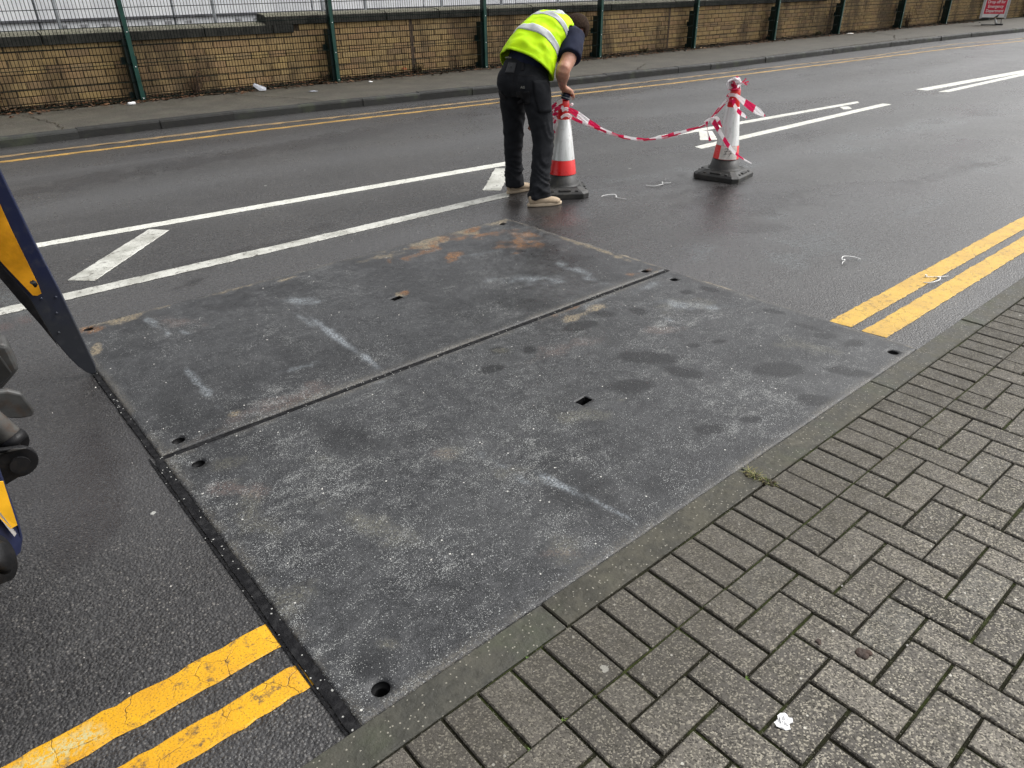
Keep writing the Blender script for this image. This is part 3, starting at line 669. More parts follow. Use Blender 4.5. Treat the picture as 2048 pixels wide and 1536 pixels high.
# mortar fillet feathering the far edges of the plates into the road
def m_fillet():
    b = NB('feathered_mortar'); p = b.pos(); n = b.noise(p, 9, 5, 0.65)
    c = b.ramp(n, [(0.3, (0.045, 0.045, 0.047)), (0.5, (0.07, 0.068, 0.065)), (0.62, (0.19, 0.16, 0.115)), (0.8, (0.24, 0.20, 0.14))])
    return b.done(c, 0.6, 0, b.bump(b.noise(p, 120, 4), 0.7, 0.004), 0.4)
mb = MB()
def fillet(mb, a, b, nrm, w, z0, z1):
    a = Vector(a); b = Vector(b); n = int((b-a).length/0.05); vs = []
    for i in range(n+1):
        p = a.lerp(b, i/n); ww = w*(0.4+0.9*mnoise.noise(Vector((p.x*3, p.y*3, 4)))**2+random.uniform(0, .35))
        q = p+Vector(nrm)*ww; vs += [(p.x, p.y, z0), (q.x, q.y, z1)]
    mb.add(vs, [(2*i, 2*i+1, 2*i+3, 2*i+2)[::-1] for i in range(n)])
fillet(mb, (PX0+0.05, PY3-0.003, 0), (PX1, PY3-0.003, 0), (0, 1, 0), 0.035, 0.0105, 0.0035)
fillet(mb, (PX1-0.003, PY3, 0), (PX1-0.003, PY2, 0), (1, 0, 0), 0.045, 0.0105, 0.0035)
fillet(mb, (PX1-0.003, PY1, 0), (PX1-0.003, PY0, 0), (1, 0, 0), 0.035, 0.0105, 0.0035)
setp(mb.build('mortar_fillet', m_fillet()), kind='structure')

# ---------------------------------------------------------------- painted markings: ragged sheets of thermoplastic 3 mm thick
def marking(name, pts, mat, z=0.005, rag=0.004, seg=0.03, ends=(True, True), bare=None, closed=True):
    """pts: 4 corners a,b along one long side then c,d back"""
    a, b, c, d = [Vector((p[0], p[1], 0)) for p in pts]
    L = max((b-a).length, (c-d).length); n = max(4, int(L/seg)); nw = 5
    vs = []; br = []
    for i in range(n+1):
        t = i/n; p = a.lerp(b, t); q = d.lerp(c, t); w = (q-p); wl = w.length
        r1 = rag*(1.6*mnoise.noise(Vector((p.x*22, p.y*22, 1)))+random.uniform(-.5, .5)); r2 = rag*(1.6*mnoise.noise(Vector((q.x*22, q.y*22, 5)))+random.uniform(-.5, .5))
        for k in range(nw+1):
            s = k/nw; e = p+w*s
            if k == 0: e = p+w/wl*r1
            if k == nw: e = q+w/wl*r2
            zz = z if 0 < k < nw else 0.0016
            if i in (0, n): zz = 0.0016
            if k in (1, nw-1): e = e+w/wl*(0.0 if 0 else (-0.2*wl+0.004+r1 if k == 1 else 0.2*wl-0.004+r2))
            vs.append((e.x, e.y, zz)); br.append(1.0 if (bare and bare[0] < e.x < bare[1] and 0.35 < s < 0.75 and mnoise.noise(Vector((e.x*9, e.y*9, 2))) > -0.25) else 0.0)
    W = nw+1
    fs = [(i*W+k, (i+1)*W+k, (i+1)*W+k+1, i*W+k+1) for i in range(n) for k in range(nw)]
    me = mk_mesh(name, vs, fs, mat, False)
    # make normals point up
    if me.polygons[0].normal.z < 0: me.flip_normals()
    attr(me, 'bare', br)
    return setp(link(name, me), kind='structure')
marking('yellow_line', [(-1.6, 1.530), (0.374, 1.527), (0.380, 1.425), (-1.6, 1.443)], A_YEL, bare=(-0.33, -0.07))
marking('yellow_line', [(-1.6, 1.352), (0.380, 1.348), (0.384, 1.258), (-1.6, 1.268)], A_YEL)
marking('yellow_line', [(3.412, 1.520), (14.0, 1.500), (14.0, 1.390), (3.424, 1.408)], A_YEL2)
marking('yellow_line', [(3.418, 1.348), (14.0, 1.345), (14.0, 1.235), (3.432, 1.232)], A_YEL2)
def curve_line(name, tab, w, mat, x0, x1, step=1.5, rag=0.006, jit=0.0):
    """a painted line following a curved course, one mesh"""
    n = int((x1-x0)/0.12); vs = []; W = 4
    for i in range(n+1):
        x = x0+(x1-x0)*i/n; y = interp(x, tab)+jit*mnoise.noise(Vector((x*0.8, 3, 1)))
        for k in range(W):
            e = (-w/2, -w/2+0.005, w/2-0.005, w/2)[k]+(rag*random.uniform(-1, 1) if k in (0, 3) else 0)
            vs.append((x, y+e, 0.0055 if k in (1, 2) else 0.0018))
    me = mk_mesh(name, vs, [(i*W+k, (i+1)*W+k, (i+1)*W+k+1, i*W+k+1) for i in range(n) for k in range(W-1)], mat)
    attr(me, 'bare', [0.0]*len(vs)); return setp(link(name, me), kind='structure')
Y_IN = [(-8, 9.75), (0.9, 9.47), (3.6, 9.32), (5, 9.22), (8, 8.93), (11, 8.56), (15, 8.32), (19.6, 8.06), (22, 7.92), (25.1, 7.50), (60, 3.6)]
Y_OUT = [(-8, 10.05), (0.9, 9.80), (3.8, 9.72), (5, 9.55), (8, 9.28), (11.7, 8.98), (15, 8.72), (18, 8.42), (21, 8.50), (23, 8.45), (25.5, 7.95), (60, 4.2)]
curve_line('yellow_line', Y_IN, 0.085, A_YEL4, -6, 50)
curve_line('yellow_line', Y_OUT, 0.10, A_YEL3, -6, 50, rag=0.012)
marking('white_line', [(-0.6, 6.03), (4.787, 5.648), (4.681, 5.523), (-0.6, 5.925)], A_WHT, rag=0.004)
marking('white_line', [(-0.35, 4.715), (3.961, 4.706), (3.852, 4.590), (-0.35, 4.600)], A_WHTW, rag=0.006)
marking('white_line', [(6.827, 5.48), (11.004, 5.176), (10.875, 5.085), (6.738, 5.370)], A_WHT, rag=0.004)
marking('white_line', [(6.648, 4.795), (11.043, 4.82), (11.031, 4.700), (6.608, 4.675)], A_WHT, rag=0.004)
marking('white_line', [(12.868, 5.15), (18.2, 4.85), (17.383, 4.69), (12.861, 4.977)], A_WHT, rag=0.004)
marking('white_line', [(12.79, 4.778), (16.5, 4.74), (16.618, 4.60), (12.897, 4.657)], A_WHT, rag=0.004)
marking('white_bar', [(1.412, 5.612), (0.718, 4.826), (0.593, 4.955), (1.309, 5.744)], A_WHTW, rag=0.004)
marking('white_bar', [(4.57, 5.39), (3.93, 4.796), (3.824, 4.912), (4.455, 5.509)], A_WHTW, rag=0.006)
marking('white_bar', [(10.47, 5.045), (10.284, 4.89), (10.14, 4.945), (10.33, 5.10)], A_WHT, rag=0.006)
marking('white_bar', [(7.572, 5.231), (7.146, 4.857), (6.995, 4.978), (7.462, 5.352)], A_WHT, rag=0.006)

# ---------------------------------------------------------------- near kerb and block paving
def chamfer_box(w, d, h, c, z0=0.0):
    """top-chamfered block centred on origin, top at z0, 18 triangles or so"""
    x, y = w/2, d/2; vs = []
    for (ex, z) in ((0, z0-h), (0, z0-c), (c, z0)):
        vs += [(-x+ex, -y+ex, z), (x-ex, -y+ex, z), (x-ex, y-ex, z), (-x+ex, y-ex, z)]
    fs = [(8, 9, 10, 11)]
    for l in (0, 4): fs += [(l+k, l+(k+1) % 4, l+4+(k+1) % 4, l+4+k) for k in range(4)]
    return vs, fs
near_kerb = setp(thing('kerb', None, None), kind='structure')
kb = MB(); kb.box(-12, 30, 0.962, 1.066, -0.25, 0.006); kb.build('kerb_bed', A_JOINT, near_kerb)
KJ = 0.982; KP = 0.966; kz = 0.020
vs, fs = chamfer_box(KP-0.006, 0.104, 0.2, 0.004)
kme = mk_mesh('kerb_stone', vs, fs, A_KERB)
for k in range(-5, 16):
    if k == 1: x = KJ+KP*(k+0.5)
    o = link('kerb_stone', kme, near_kerb, (KJ+KP*(k+0.5), 1.014+random.uniform(-.0015, .0015), kz+random.uniform(-.002, .002)), (random.uniform(-.01, .01), 0, random.uniform(-.0015, .0015)))
# herringbone field
MO = 0.1066; BX = 0.776; BY0 = 0.955; GAP = 0.0088; TH = 0.022
pave = setp(thing('pavement', None, None), kind='structure')
mb = MB(); mb.box(-9, 30, -7, 0.962, -0.12, TH-0.009); mb.build('joint_sand', A_JOINT, pave)
cells = []    # (cx, cy, w, d)
YS = 0.762    # line between soldier course and herringbone
I0, I1 = -16, 100; J1 = 34
for i in range(I0, I1): cells.append((BX+MO*(i+0.5), (BY0+YS)/2, MO, BY0-YS+0.006))
for j in range(J1):
    for i in range(I0, I1):
        k = (i+j) % 4                      # 0: long block head, 1: its foot column of the row above, 2-3: cross block
        x = BX+MO*i; y = YS-MO*j
        if k == 0: cells.append((x+MO/2, y-MO, MO, 2*MO))
        elif k == 2: cells.append((x+MO, y-MO/2, 2*MO, MO))
        elif k == 1 and j == 0: cells.append((x+MO/2, y-MO/2, MO, MO))
from bpy_extras.object_utils import world_to_camera_view
bpy.context.view_layer.update()
def in_view(x, y, z=0.02, m=0.03):
    c = world_to_camera_view(scene, cam, Vector((x, y, z))); return -m < c.x < 1+m and -m < c.y < 1+m and c.z > 0
cand = [c for c in cells if c[0] < 9.6]
vis = sorted([c for c in cand if in_view(c[0], c[1])], key=lambda c: (c[0]**2+c[1]**2))
single = set(id(c) for c in vis[:298])
meshes = {}
def paver_mesh(w, d):
    key = (round(w, 4), round(d, 4))
    if key not in meshes:
        vs, fs = chamfer_box(w-GAP, d-GAP, 0.05, 0.0032); meshes[key] = mk_mesh('paving_block', vs, fs, A_PAVE)
    return meshes[key]
rest = MB(); tones = []
for c in cand:
    jx, jy, jz = random.uniform(-.0012, .0012), random.uniform(-.0012, .0012), random.uniform(-.0022, .0018)
    if id(c) in single:
        link('paving_block', paver_mesh(c[2], c[3]), pave, (c[0]+jx, c[1]+jy, TH+jz), (random.uniform(-.010, .010), random.uniform(-.010, .010), random.uniform(-.012, .012)))
    else:
        vs, fs = chamfer_box(c[2]-GAP, c[3]-GAP, 0.03, 0.0032, TH+jz)
        rest.add([(v[0]+c[0]+jx, v[1]+c[1]+jy, v[2]) for v in vs], fs); tones += [random.random()]*len(vs)
ro = rest.build('paving_blocks', A_PAVE, pave, kind='stuff'); attr(ro.data, 'tone', tones)

# ---------------------------------------------------------------- far kerb and footway
def course(tab, x0, step, n):
    """points every `step` metres of arc along y=tab(x)"""
    out = []; x = x0; y = interp(x, tab)
    for _ in range(n):
        x2 = x+step
        for _ in range(4):
            y2 = interp(x2, tab); L = math.hypot(x2-x, y2-y); x2 = x+(x2-x)*step/L
        out.append((x, y, x2, interp(x2, tab))); x, y = x2, interp(x2, tab)
    return out
far_kerb = setp(thing('kerb', None, None), kind='structure')
prof = [(-0.005, -0.1), (0.0, 0.085), (0.008, 0.106), (0.022, 0.115), (0.125, 0.118), (0.125, -0.1)]
def kerb_mesh(L):
    vs = [(x, y, z) for x in (0.0015, L-0.0015) for y, z in prof]; n = len(prof)
    return mk_mesh('kerb_stone', vs, [tuple(range(n)), tuple(range(n, 2*n))[::-1]]+[((i+1) % n, i, i+n, (i+1) % n+n) for i in range(n)], A_KERBF)
KM = kerb_mesh(0.965)
for (x, y, x2, y2) in course(KF, -7.9+0.12, 0.965, 56):
    link('kerb_stone', KM, far_kerb, (x, y+random.uniform(-.008, .008), random.uniform(-.006, .006)), (0, random.uniform(-.004, .004), math.atan2(y2-y, x2-x)))
# footway surface between kerb and wall
n = 240; vs = []; rows = 5
for i in range(n+1):
    x = -12+(80+12)*(i/n)**1.4; k = interp(x, KF)+0.12; f = interp(x, FL)+0.6
    for r in range(rows+1):
        y = k+(f-k)*r/rows; vs.append((x, y, 0.104+0.006*mnoise.noise(Vector((x*1.2, y*1.2, 0)))))
me = mk_mesh('footway', vs, [(i*(rows+1)+r, (i+1)*(rows+1)+r, (i+1)*(rows+1)+r+1, i*(rows+1)+r+1) for i in range(n) for r in range(rows)], A_FOOT, True)
foot = setp(link('footway', me), kind='structure')
mb = MB()
def crack(pts, w=0.012, z=0.112):
    P = [Vector((*p, 0)) for p in pts]; Q = []
    for a, b in zip(P[:-1], P[1:]):
        m = max(2, int((b-a).length/0.06))
        for i in range(m): Q.append(a.lerp(b, i/m)+Vector((random.uniform(-.025, .025), random.uniform(-.025, .025), 0)))
    Q.append(P[-1]); vs = []
    for i, q in enumerate(Q):
        t = (Q[min(i+1, len(Q)-1)]-Q[max(i-1, 0)]).normalized(); s = Vector((-t.y, t.x, 0))*w*random.uniform(.3, .7); vs += [(q.x-s.x, q.y-s.y, z), (q.x+s.x, q.y+s.y, z)]
    mb.add(vs, [(2*i, 2*i+2, 2*i+3, 2*i+1)[::-1] for i in range(len(Q)-1)])
crack([(1.75, 10.52), (1.78, 11.1), (1.6, 12.3)]); crack([(5.2, 10.5), (5.0, 11.2), (4.5, 12.3)]); crack([(8.3, 10.05), (11.8, 9.78), (13.5, 9.62), (16.5, 9.62)], 0.02)
crack([(17.5, 9.62), (22.0, 9.7), (24.5, 9.6)], 0.03); crack([(22.5, 9.9), (24, 10.6), (25, 11.9)], 0.02); crack([(11.5, 9.85), (12.6, 10.5)], 0.015)
mb.build('crack', A_SOIL, foot)
# ---------------------------------------------------------------- brick boundary wall
def m_brick():
    b = NB('buff_brick'); p = b.pos(False); w = b.pos(); oi = b.n('ShaderNodeObjectInfo'); tn = b.at('tone')['Fac']
    r = b.math('FRACT', b.math('ADD', oi.outputs['Random'], tn))
    c = b.ramp(r, [(0, (0.38, 0.255, 0.115)), (0.3, (0.44, 0.315, 0.145)), (0.55, (0.38, 0.24, 0.125)), (0.75, (0.46, 0.325, 0.135)), (0.9, (0.29, 0.195, 0.110)), (1, (0.41, 0.295, 0.145))])
    c = b.mix(b.mr(b.noise(w, 18, 5), 0.45, 0.75, 0, 0.5), c, (0.24, 0.16, 0.08))
    sw = b.mapped(w, (1.1, 1.1, 0.35)); st = b.noise(sw, 1.3, 6, 0.65)
    c = b.mix(b.math('MULTIPLY', b.mr(st, 0.46, 0.64), 0.7), c, (0.060, 0.042, 0.028))
    c = b.mix(b.mr(b.noise(w, 110, 3), 0.60, 0.72, 0, 0.4), c, (0.55, 0.42, 0.24))
    return b.done(c, 0.8, 0, b.bump(b.noise(w, 110, 4), 0.5, 0.004), 0.3)
def m_coping():
    b = NB('weathered_coping'); w = b.pos(); oi = b.n('ShaderNodeObjectInfo')
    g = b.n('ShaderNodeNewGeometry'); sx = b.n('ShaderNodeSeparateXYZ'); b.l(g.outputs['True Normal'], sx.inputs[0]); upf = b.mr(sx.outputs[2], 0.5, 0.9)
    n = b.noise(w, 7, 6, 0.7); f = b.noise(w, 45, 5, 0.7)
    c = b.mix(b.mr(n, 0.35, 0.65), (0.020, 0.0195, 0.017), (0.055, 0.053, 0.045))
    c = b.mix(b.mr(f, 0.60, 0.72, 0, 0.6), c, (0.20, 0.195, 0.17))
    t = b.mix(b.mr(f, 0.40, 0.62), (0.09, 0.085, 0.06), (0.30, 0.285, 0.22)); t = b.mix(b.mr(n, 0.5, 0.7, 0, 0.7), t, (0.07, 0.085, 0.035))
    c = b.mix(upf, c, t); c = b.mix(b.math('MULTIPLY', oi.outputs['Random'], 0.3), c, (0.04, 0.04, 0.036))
    return b.done(c, 0.9, 0, b.bump(f, 0.9, 0.008), 0.3)
A_BRICK = m_brick(); A_COP = m_coping()
A_MORTAR = simple('dark_mortar', (0.055, 0.036, 0.020), 0.9, 0, 0.4, 14, 0.6, 90)
A_EXPJ = simple('expansion_sealant', (0.085, 0.055, 0.035), 0.8, 0, 0.35, 10)
WO = 0.26      # wall face behind fence line
WL = [(x, y+WO) for x, y in FL]
wall = thing('brick_wall', 'long low buff brick boundary wall with dark coping stones behind the green mesh fence', 'wall', (6, 12.8, 0))
WORG = (6, 12.8, 0)
BP, BZ, NB_ = 0.303, 0.0965, 9
Z0 = 0.085
brick_me = None
def brick_mesh(L, H=0.084):
    vs, fs = chamfer_box(L, H, 0.06, 0.005)
    vs = [(x, z, y) for x, y, z in vs]          # lay face towards -Y
    vs = [(x, -y, z) for x, y, z in vs]
    me = mk_mesh('brick', vs, [f[::-1] for f in fs], A_BRICK)
    return me
bm_full = brick_mesh(BP-0.013); 
# make sure faces look outwards
for me in (bm_full,):
    bmm = bmesh.new(); bmm.from_mesh(me); bmesh.ops.recalc_face_normals(bmm, faces=bmm.faces); bmm.to_mesh(me); bmm.free()
segs = course(WL, -8.0, BP, 190)
EXPX = [-0.9, 8.3, 15.6, 23.2, 30.8]
bricks = []; cuts = []
def ztop(x): return 1.05 if x < 5.95 else (1.14 if x < 22.9 else 2.6)
for i, (x, y, x2, y2) in enumerate(segs):
    an = math.atan2(y2-y, x2-x)
    for r in range(26):
        z = Z0+BZ*(r+0.5)
        off = (0.5 if r % 2 else 0.0)
        cx = x+(x2-x)*(0.5+off); cyy = y+(y2-y)*(0.5+off)
        if z+BZ*0.5 > ztop(cx)-0.075+0.03 and ztop(cx) < 2: continue
        if z > 2.5: continue
        hit = [e for e in EXPX if abs(cx-e) < BP/2+0.03]
        if hit:
            e = hit[0]
            for lo_, hi_ in ((cx-BP/2+0.0065, min(cx+BP/2-0.0065, e-0.035)), (max(cx-BP/2+0.0065, e+0.035), cx+BP/2-0.0065)):
                if hi_-lo_ > 0.03: cuts.append(((lo_+hi_)/2, cyy, z, an, (hi_-lo_)/(BP-0.013)))
            continue
        bricks.append((cx, cyy, z, an, r))
vb = sorted([b for b in bricks if in_view(b[0], b[1], b[2], 0.0)], key=lambda b: b[0]**2+b[1]**2)
sel = set(id(b) for b in vb[:298])
rest = MB(); tn = []
bv = [v.co.copy() for v in bm_full.vertices]; bf = [tuple(p.vertices) for p in bm_full.polygons]
for b in bricks:
    dj = random.uniform(-0.003, 0.003)
    if id(b) in sel:
        link('brick', bm_full, wall, (b[0]-WORG[0], b[1]+dj-WORG[1], b[2]-WORG[2]+random.uniform(-.0015, .0015)), (random.uniform(-.006, .006), random.uniform(-.006, .006), b[3]))
    else:
        T = Matrix.Translation((b[0]-WORG[0], b[1]+dj-WORG[1], b[2]-WORG[2])) @ Matrix.Rotation(b[3], 4, 'Z')
        rest.add([T @ v for v in bv], bf); tn += [random.random()]*len(bv)
for b in cuts:
    T = Matrix.Translation((b[0]-WORG[0], b[1]-WORG[1], b[2]-WORG[2])) @ Matrix.Rotation(b[3], 4, 'Z') @ Matrix.Diagonal((b[4], 1, 1, 1))
    rest.add([T @ v for v in bv], bf); tn += [random.random()]*len(bv)
ro = rest.build('bricks', A_BRICK, wall, kind='stuff'); attr(ro.data, 'tone', tn)
# mortar core behind the brick faces
mb = MB(); prev = None
pts = [(x, y) for x, y, _, _ in segs]
for a, b in zip(pts[:-1], pts[1:]):
    zt = ztop((a[0]+b[0])/2)-0.07
    vs = [(a[0], a[1]+0.006, -0.3), (b[0], b[1]+0.006, -0.3), (b[0], b[1]+0.3, -0.3), (a[0], a[1]+0.3, -0.3)]
    vs += [(v[0], v[1], zt if zt < 2 else 2.52) for v in vs]
    mb.add(vs, [(0, 1, 5, 4), (3, 7, 6, 2), (4, 5, 6, 7), (0, 4, 7, 3), (1, 2, 6, 5)])
mb.build('mortar_bed', A_MORTAR, wall, org=WORG)
for e in EXPX:
    y = interp(e, WL); mb = MB(); mb.box(e-0.035, e+0.035, y-0.003, y+0.03, 0.05, min(ztop(e)-0.1, 2.45)); mb.build('expansion_joint', A_EXPJ, wall, org=WORG)
# coping stones
def coping(x0, x1, zb, h, jl):
    L = 1.14; x = x0
    while x < x1-0.05:
        xe = min(x+L, x1); ya, yb = interp(x, WL), interp(xe, WL); an = math.atan2(yb-ya, xe-x); ln = (xe-x)-0.012
        pr = [(-0.045, 0.0), (-0.045, h), (0.02, h+0.030), (0.30, h+0.055), (0.34, h), (0.34, 0.0)]; n = len(pr)
        vs = [(X_, Y_, Z_+0.002*random.uniform(-1, 1)) for X_ in (0.006, 0.006+ln) for Y_, Z_ in pr]
        me = mk_mesh('coping_stone', vs, [tuple(range(n)), tuple(range(n, 2*n))[::-1]]+[((i+1) % n, i, i+n, (i+1) % n+n) for i in range(n)], A_COP)
        o = link('coping_stone', me, wall, (x-WORG[0], ya-WORG[1]+random.uniform(-.004, .004), zb-WORG[2]+random.uniform(-.003, .003)), (0, 0, an))
        bevel_mod(o, 0.006, 1)
        x = xe
coping(-7.9+0.97+0.5*0-1.14*0, 5.98, 0.93, 0.125, 0)
coping(5.50, 22.9, 1.038+0.012, 0.125, 0)
# dark soldier bed under the copings
# ---------------------------------------------------------------- pale building behind
def m_render_wall():
    b = NB('pale_weathered_panel'); w = b.pos(); n = b.noise(b.mapped(w, (1, 1, 0.4)), 3.0, 6, 0.65); f = b.noise(w, 30, 5, 0.7)
    c = b.mix(b.mr(n, 0.35, 0.65), (0.86, 0.87, 0.88), (0.72, 0.73, 0.75)); c = b.mix(b.mr(f, 0.52, 0.7, 0, 0.35), c, (0.42, 0.42, 0.42))
    sw = b.noise(b.mapped(w, (7, 7, 0.25)), 2.0, 5, 0.6); c = b.mix(b.mr(sw, 0.56, 0.70, 0, 0.35), c, (0.42, 0.42, 0.42))
    return b.done(c, 0.7, 0, b.bump(f, 0.3, 0.01), 0.3)
A_PAN = m_render_wall(); A_GREY = simple('grey_steel', (0.30, 0.315, 0.33), 0.5, 0.2, 0.2, 6)
A_SLATE = simple('worn_patch', (0.34, 0.34, 0.35), 0.8, 0, 0.5, 14, 0.4, 40); A_LEDGE = simple('dark_ledge', (0.10, 0.10, 0.11), 0.8, 0, 0.4, 8)
BO = (6, 14.4, 0); BYF = 14.4
bld = thing('panelled_building', 'pale weathered panelled building face rising behind the brick wall at top left', 'building', BO)
mb = MB(); mb.box(-9, 34, BYF+0.05, BYF+0.8, -0.9, 3.9); mb.build('wall', A_GREY, bld, org=BO)
px = [-9, -6.4, -3.9, -1.5, 0.35, 2.5, 4.58, 7.2, 9.8, 12.4, 15.0, 17.6, 20.2, 22.8, 25.4, 28, 30.6, 33.9]
for a, b_ in zip(px[:-1], px[1:]):
    for (z0, z1) in ((-0.85, 1.185), (1.215, 2.4), (2.42, 3.85)):
        mb = MB(); mb.box(a+0.014, b_-0.014, BYF, BYF+0.05, z0, z1); bevel_mod(mb.build('wall_panel', A_PAN, bld, org=BO), 0.006, 1)
mb = MB(); mb.box(-9, 34, BYF-0.035, BYF+0.04, 1.185, 1.215); mb.build('ledge', A_LEDGE, bld, org=BO)
for x in (1.35, 2.82, 3.12, 3.45, 4.15, 4.45, 4.8, 5.7, 6.05):
    mb = MB(); w = random.uniform(0.09, 0.14); mb.box(x-w/2, x+w/2, BYF-0.004, BYF+0.01, 1.08, 1.13); bevel_mod(mb.build('vent_slot', A_SLATE, bld, org=BO), 0.01, 2, 30)
# slim grey palings standing between wall and building
gf = thing('grey_railing', 'thin pale grey upright railing posts between the brick wall and the building', 'railing', (6, 13.6, 0))
for x in (2.62, 4.98, 7.0, 7.9, 9.7, 11.3, 13.0, 14.9, 16.7, 18.5):
    mb = MB(); mb.box(x-0.022, x+0.022, 13.58, 13.62, -0.85, 3.2); mb.build('post', A_GREY, gf, org=(6, 13.6, 0))
for z in (2.9, 3.15): mb = MB(); mb.box(2.6, 18.5, 13.585, 13.615, z, z+0.03); mb.build('rail', A_GREY, gf, org=(6, 13.6, 0))

# ---------------------------------------------------------------- green mesh fence
A_GREEN = simple('green_powder_coat', (0.004, 0.046, 0.034), 0.38, 0.0, 0.25, 5, 0.05, 80, dirt=((0.03, 0.05, 0.035), 0.5))
A_GREEND = simple('dark_green_post', (0.002, 0.014, 0.012), 0.45, 0.0, 0.25, 5, 0.05, 80)
A_WIRE = simple('dark_green_wire', (0.003, 0.009, 0.007), 0.8, 0.0, 0.2, 5, 0.0, spec=0.08)
A_ZINC = simple('zinc_bolt', (0.62, 0.63, 0.63), 0.35, 0.6, 0.1)
FORG = (6, 12.4, 0)
fence = thing('mesh_fence', 'tall green steel wire mesh fence with bolted posts in front of the brick wall', 'fence', FORG)
POSTX = [-6.6, -3.3, -0.02, 3.27, 6.58, 9.81, 12.95, 16.35, 19.95, 23.45, 27.4, 30.9, 34.6, 38.2, 41.8]
HW = [0.135+0.2485*k for k in range(10)]
mbp = MB(); mbp.box(-0.03, 0.03, -0.012, 0.0, 0.0, 2.5); mbp.box(-0.03, -0.024, 0, 0.035, 0, 2.5); mbp.box(0.024, 0.03, 0, 0.035, 0, 2.5)
ME_CLAMP = mk_mesh('clamp_bar', mbp.v, mbp.f, A_GREEN)
mbp = MB(); mbp.box(-0.035, 0.035, 0.035, 0.115, -0.1, 2.52); ME_POST = mk_mesh('post', mbp.v, mbp.f, A_GREEND)
mbp = MB(); mbp.box(-0.085, 0.035, 0.04, 0.19, 0.02, 0.86)
ME_STUB = mk_mesh('wall_bracket', mbp.v, mbp.f, A_GREEND)
mbp = MB(); mbp.box(-0.135, 0.095, 0.17, 0.2, 0.0, 0.10); ME_LUG = mk_mesh('bracket_plate', mbp.v, mbp.f, A_GREEND)
mbp = MB(); mbp.lathe([(0.0095, 0), (0.0095, 0.004), (0.006, 0.008), (0.001, 0.009)], 10); bolt = [(v[0], -v[2], v[1]) for v in mbp.v]; ME_BOLT = mk_mesh('bolt', bolt, mbp.f, A_ZINC, True)
for i, x in enumerate(POSTX):
    y = interp(x, FL); an = math.atan2(interp(x+1, FL)-interp(x-1, FL), 2)
    loc = (x-FORG[0], y-FORG[1], 0.1-FORG[2])
    lean = (random.uniform(-.006, .006), random.uniform(-.006, .006), an)
    po = link('post', ME_POST, fence, loc, lean)
    link('clamp_bar', ME_CLAMP, po)
    if x > -1:
        link('wall_bracket', ME_STUB if x > 8 else ME_STUB, po) if x > 2 else None
        for z in (0.03, 0.52): link('bracket_plate', ME_LUG, po, (0, 0, z))
    for z in (0.045, 0.49, 0.96, 1.45, 1.95, 2.4): link('bolt', ME_BOLT, po, (0.0, -0.012, z))
def rod(mb, a, b, r=0.003, n=4):
    a = Vector(a); b = Vector(b); t = (b-a).normalized(); u = t.orthogonal().normalized(); v = t.cross(u)
    vs = [p+(u*math.cos(2*math.pi*k/n+.785)+v*math.sin(2*math.pi*k/n+.785))*r for p in (a, b) for k in range(n)]
    mb.add(vs, [(k, (k+1) % n, n+(k+1) % n, n+k) for k in range(n)])
for xa, xb in zip(POSTX[:-1], POSTX[1:]):
    ya, yb = interp(xa, FL), interp(xb, FL); mb = MB(); nn = int(round((xb-xa)/0.0475))
    for k in range(1, nn):
        t = k/nn; x = xa+(xb-xa)*t; y = ya+(yb-ya)*t+0.004; rod(mb, (x, y, 0.11), (x, y, 2.6), 0.0040)
    for z in HW:
        z = z+random.uniform(-.004, .004)
        for dy in (-0.002, 0.011):
            rod(mb, (xa, ya+dy, z), (xb, yb+dy, z), 0.0046)
    mb.build('mesh_panel', A_WIRE, fence, org=FORG)

# ---------------------------------------------------------------- sign
A_RED = simple('sign_red', (0.60, 0.008, 0.04), 0.35, 0, 0.1, 3, 0.02); A_SWHITE = simple('sign_white', (0.75, 0.74, 0.73), 0.4, 0, 0.08, 6, 0.02)
A_ALU = simple('aluminium_frame', (0.42, 0.42, 0.41), 0.4, 0.5, 0.15)
A_RUBBER = simple('black_rubber', (0.012, 0.012, 0.012), 0.6)
SO = Vector((31.05, 10.44, 0.11)); SA = math.atan2(-0.948, 0.318)   # board runs along this heading
sign = thing('pavement_sign', 'red and white freestanding sign giving directions on the far pavement, top right', 'sign', SO, rotz=SA)
# local x runs to the right as read, local -y faces the reader
W2 = 0.335
tl = Matrix.Rotation(math.radians(-5), 4, 'X')
mb = MB(); mb.box(-W2, W2, -0.006, 0.006, 0.235, 1.25, T=tl); mb.build('white_board', A_SWHITE, sign)
mb = MB(); mb.box(-W2+0.025, W2-0.025, -0.0095, -0.0065, 0.345, 1.22, T=tl); mb.build('red_face', A_RED, sign)
for s in (-1, 1):
    mb = MB(); mb.box(s*(W2+0.035)-0.035, s*(W2+0.035)+0.035, -0.02, 0.02, 0.20, 1.30, T=tl); bevel_mod(mb.build('frame_side', A_ALU, sign), 0.006, 2)
mb = MB(); mb.box(-W2-0.03, W2+0.03, -0.018, 0.018, 0.185, 0.215, T=tl); mb.box(-W2-0.03, W2+0.03, -0.018, 0.018, 1.255, 1.30, T=tl); mb.build('frame_rail', A_RUBBER, sign)
mb = MB(); mb.tube([(0.08, 0, 0.20), (0.13, -0.03, 0.10), (0.16, -0.06, 0.02)], [0.03, 0.035, 0.04], 8); mb.build('leg', A_ALU, sign, smooth=True)
mb = MB(); mb.box(-0.30, 0.30, -0.02, 0.20, 0.0, 0.02); mb.box(0.14, 0.36, -0.12, 0.06, 0.0, 0.045); mb.tube([(0.27, 0.0, 0.20), (0.30, -0.02, 0.03)], 0.012, 6); bevel_mod(mb.build('foot', A_RUBBER, sign), 0.008, 2)
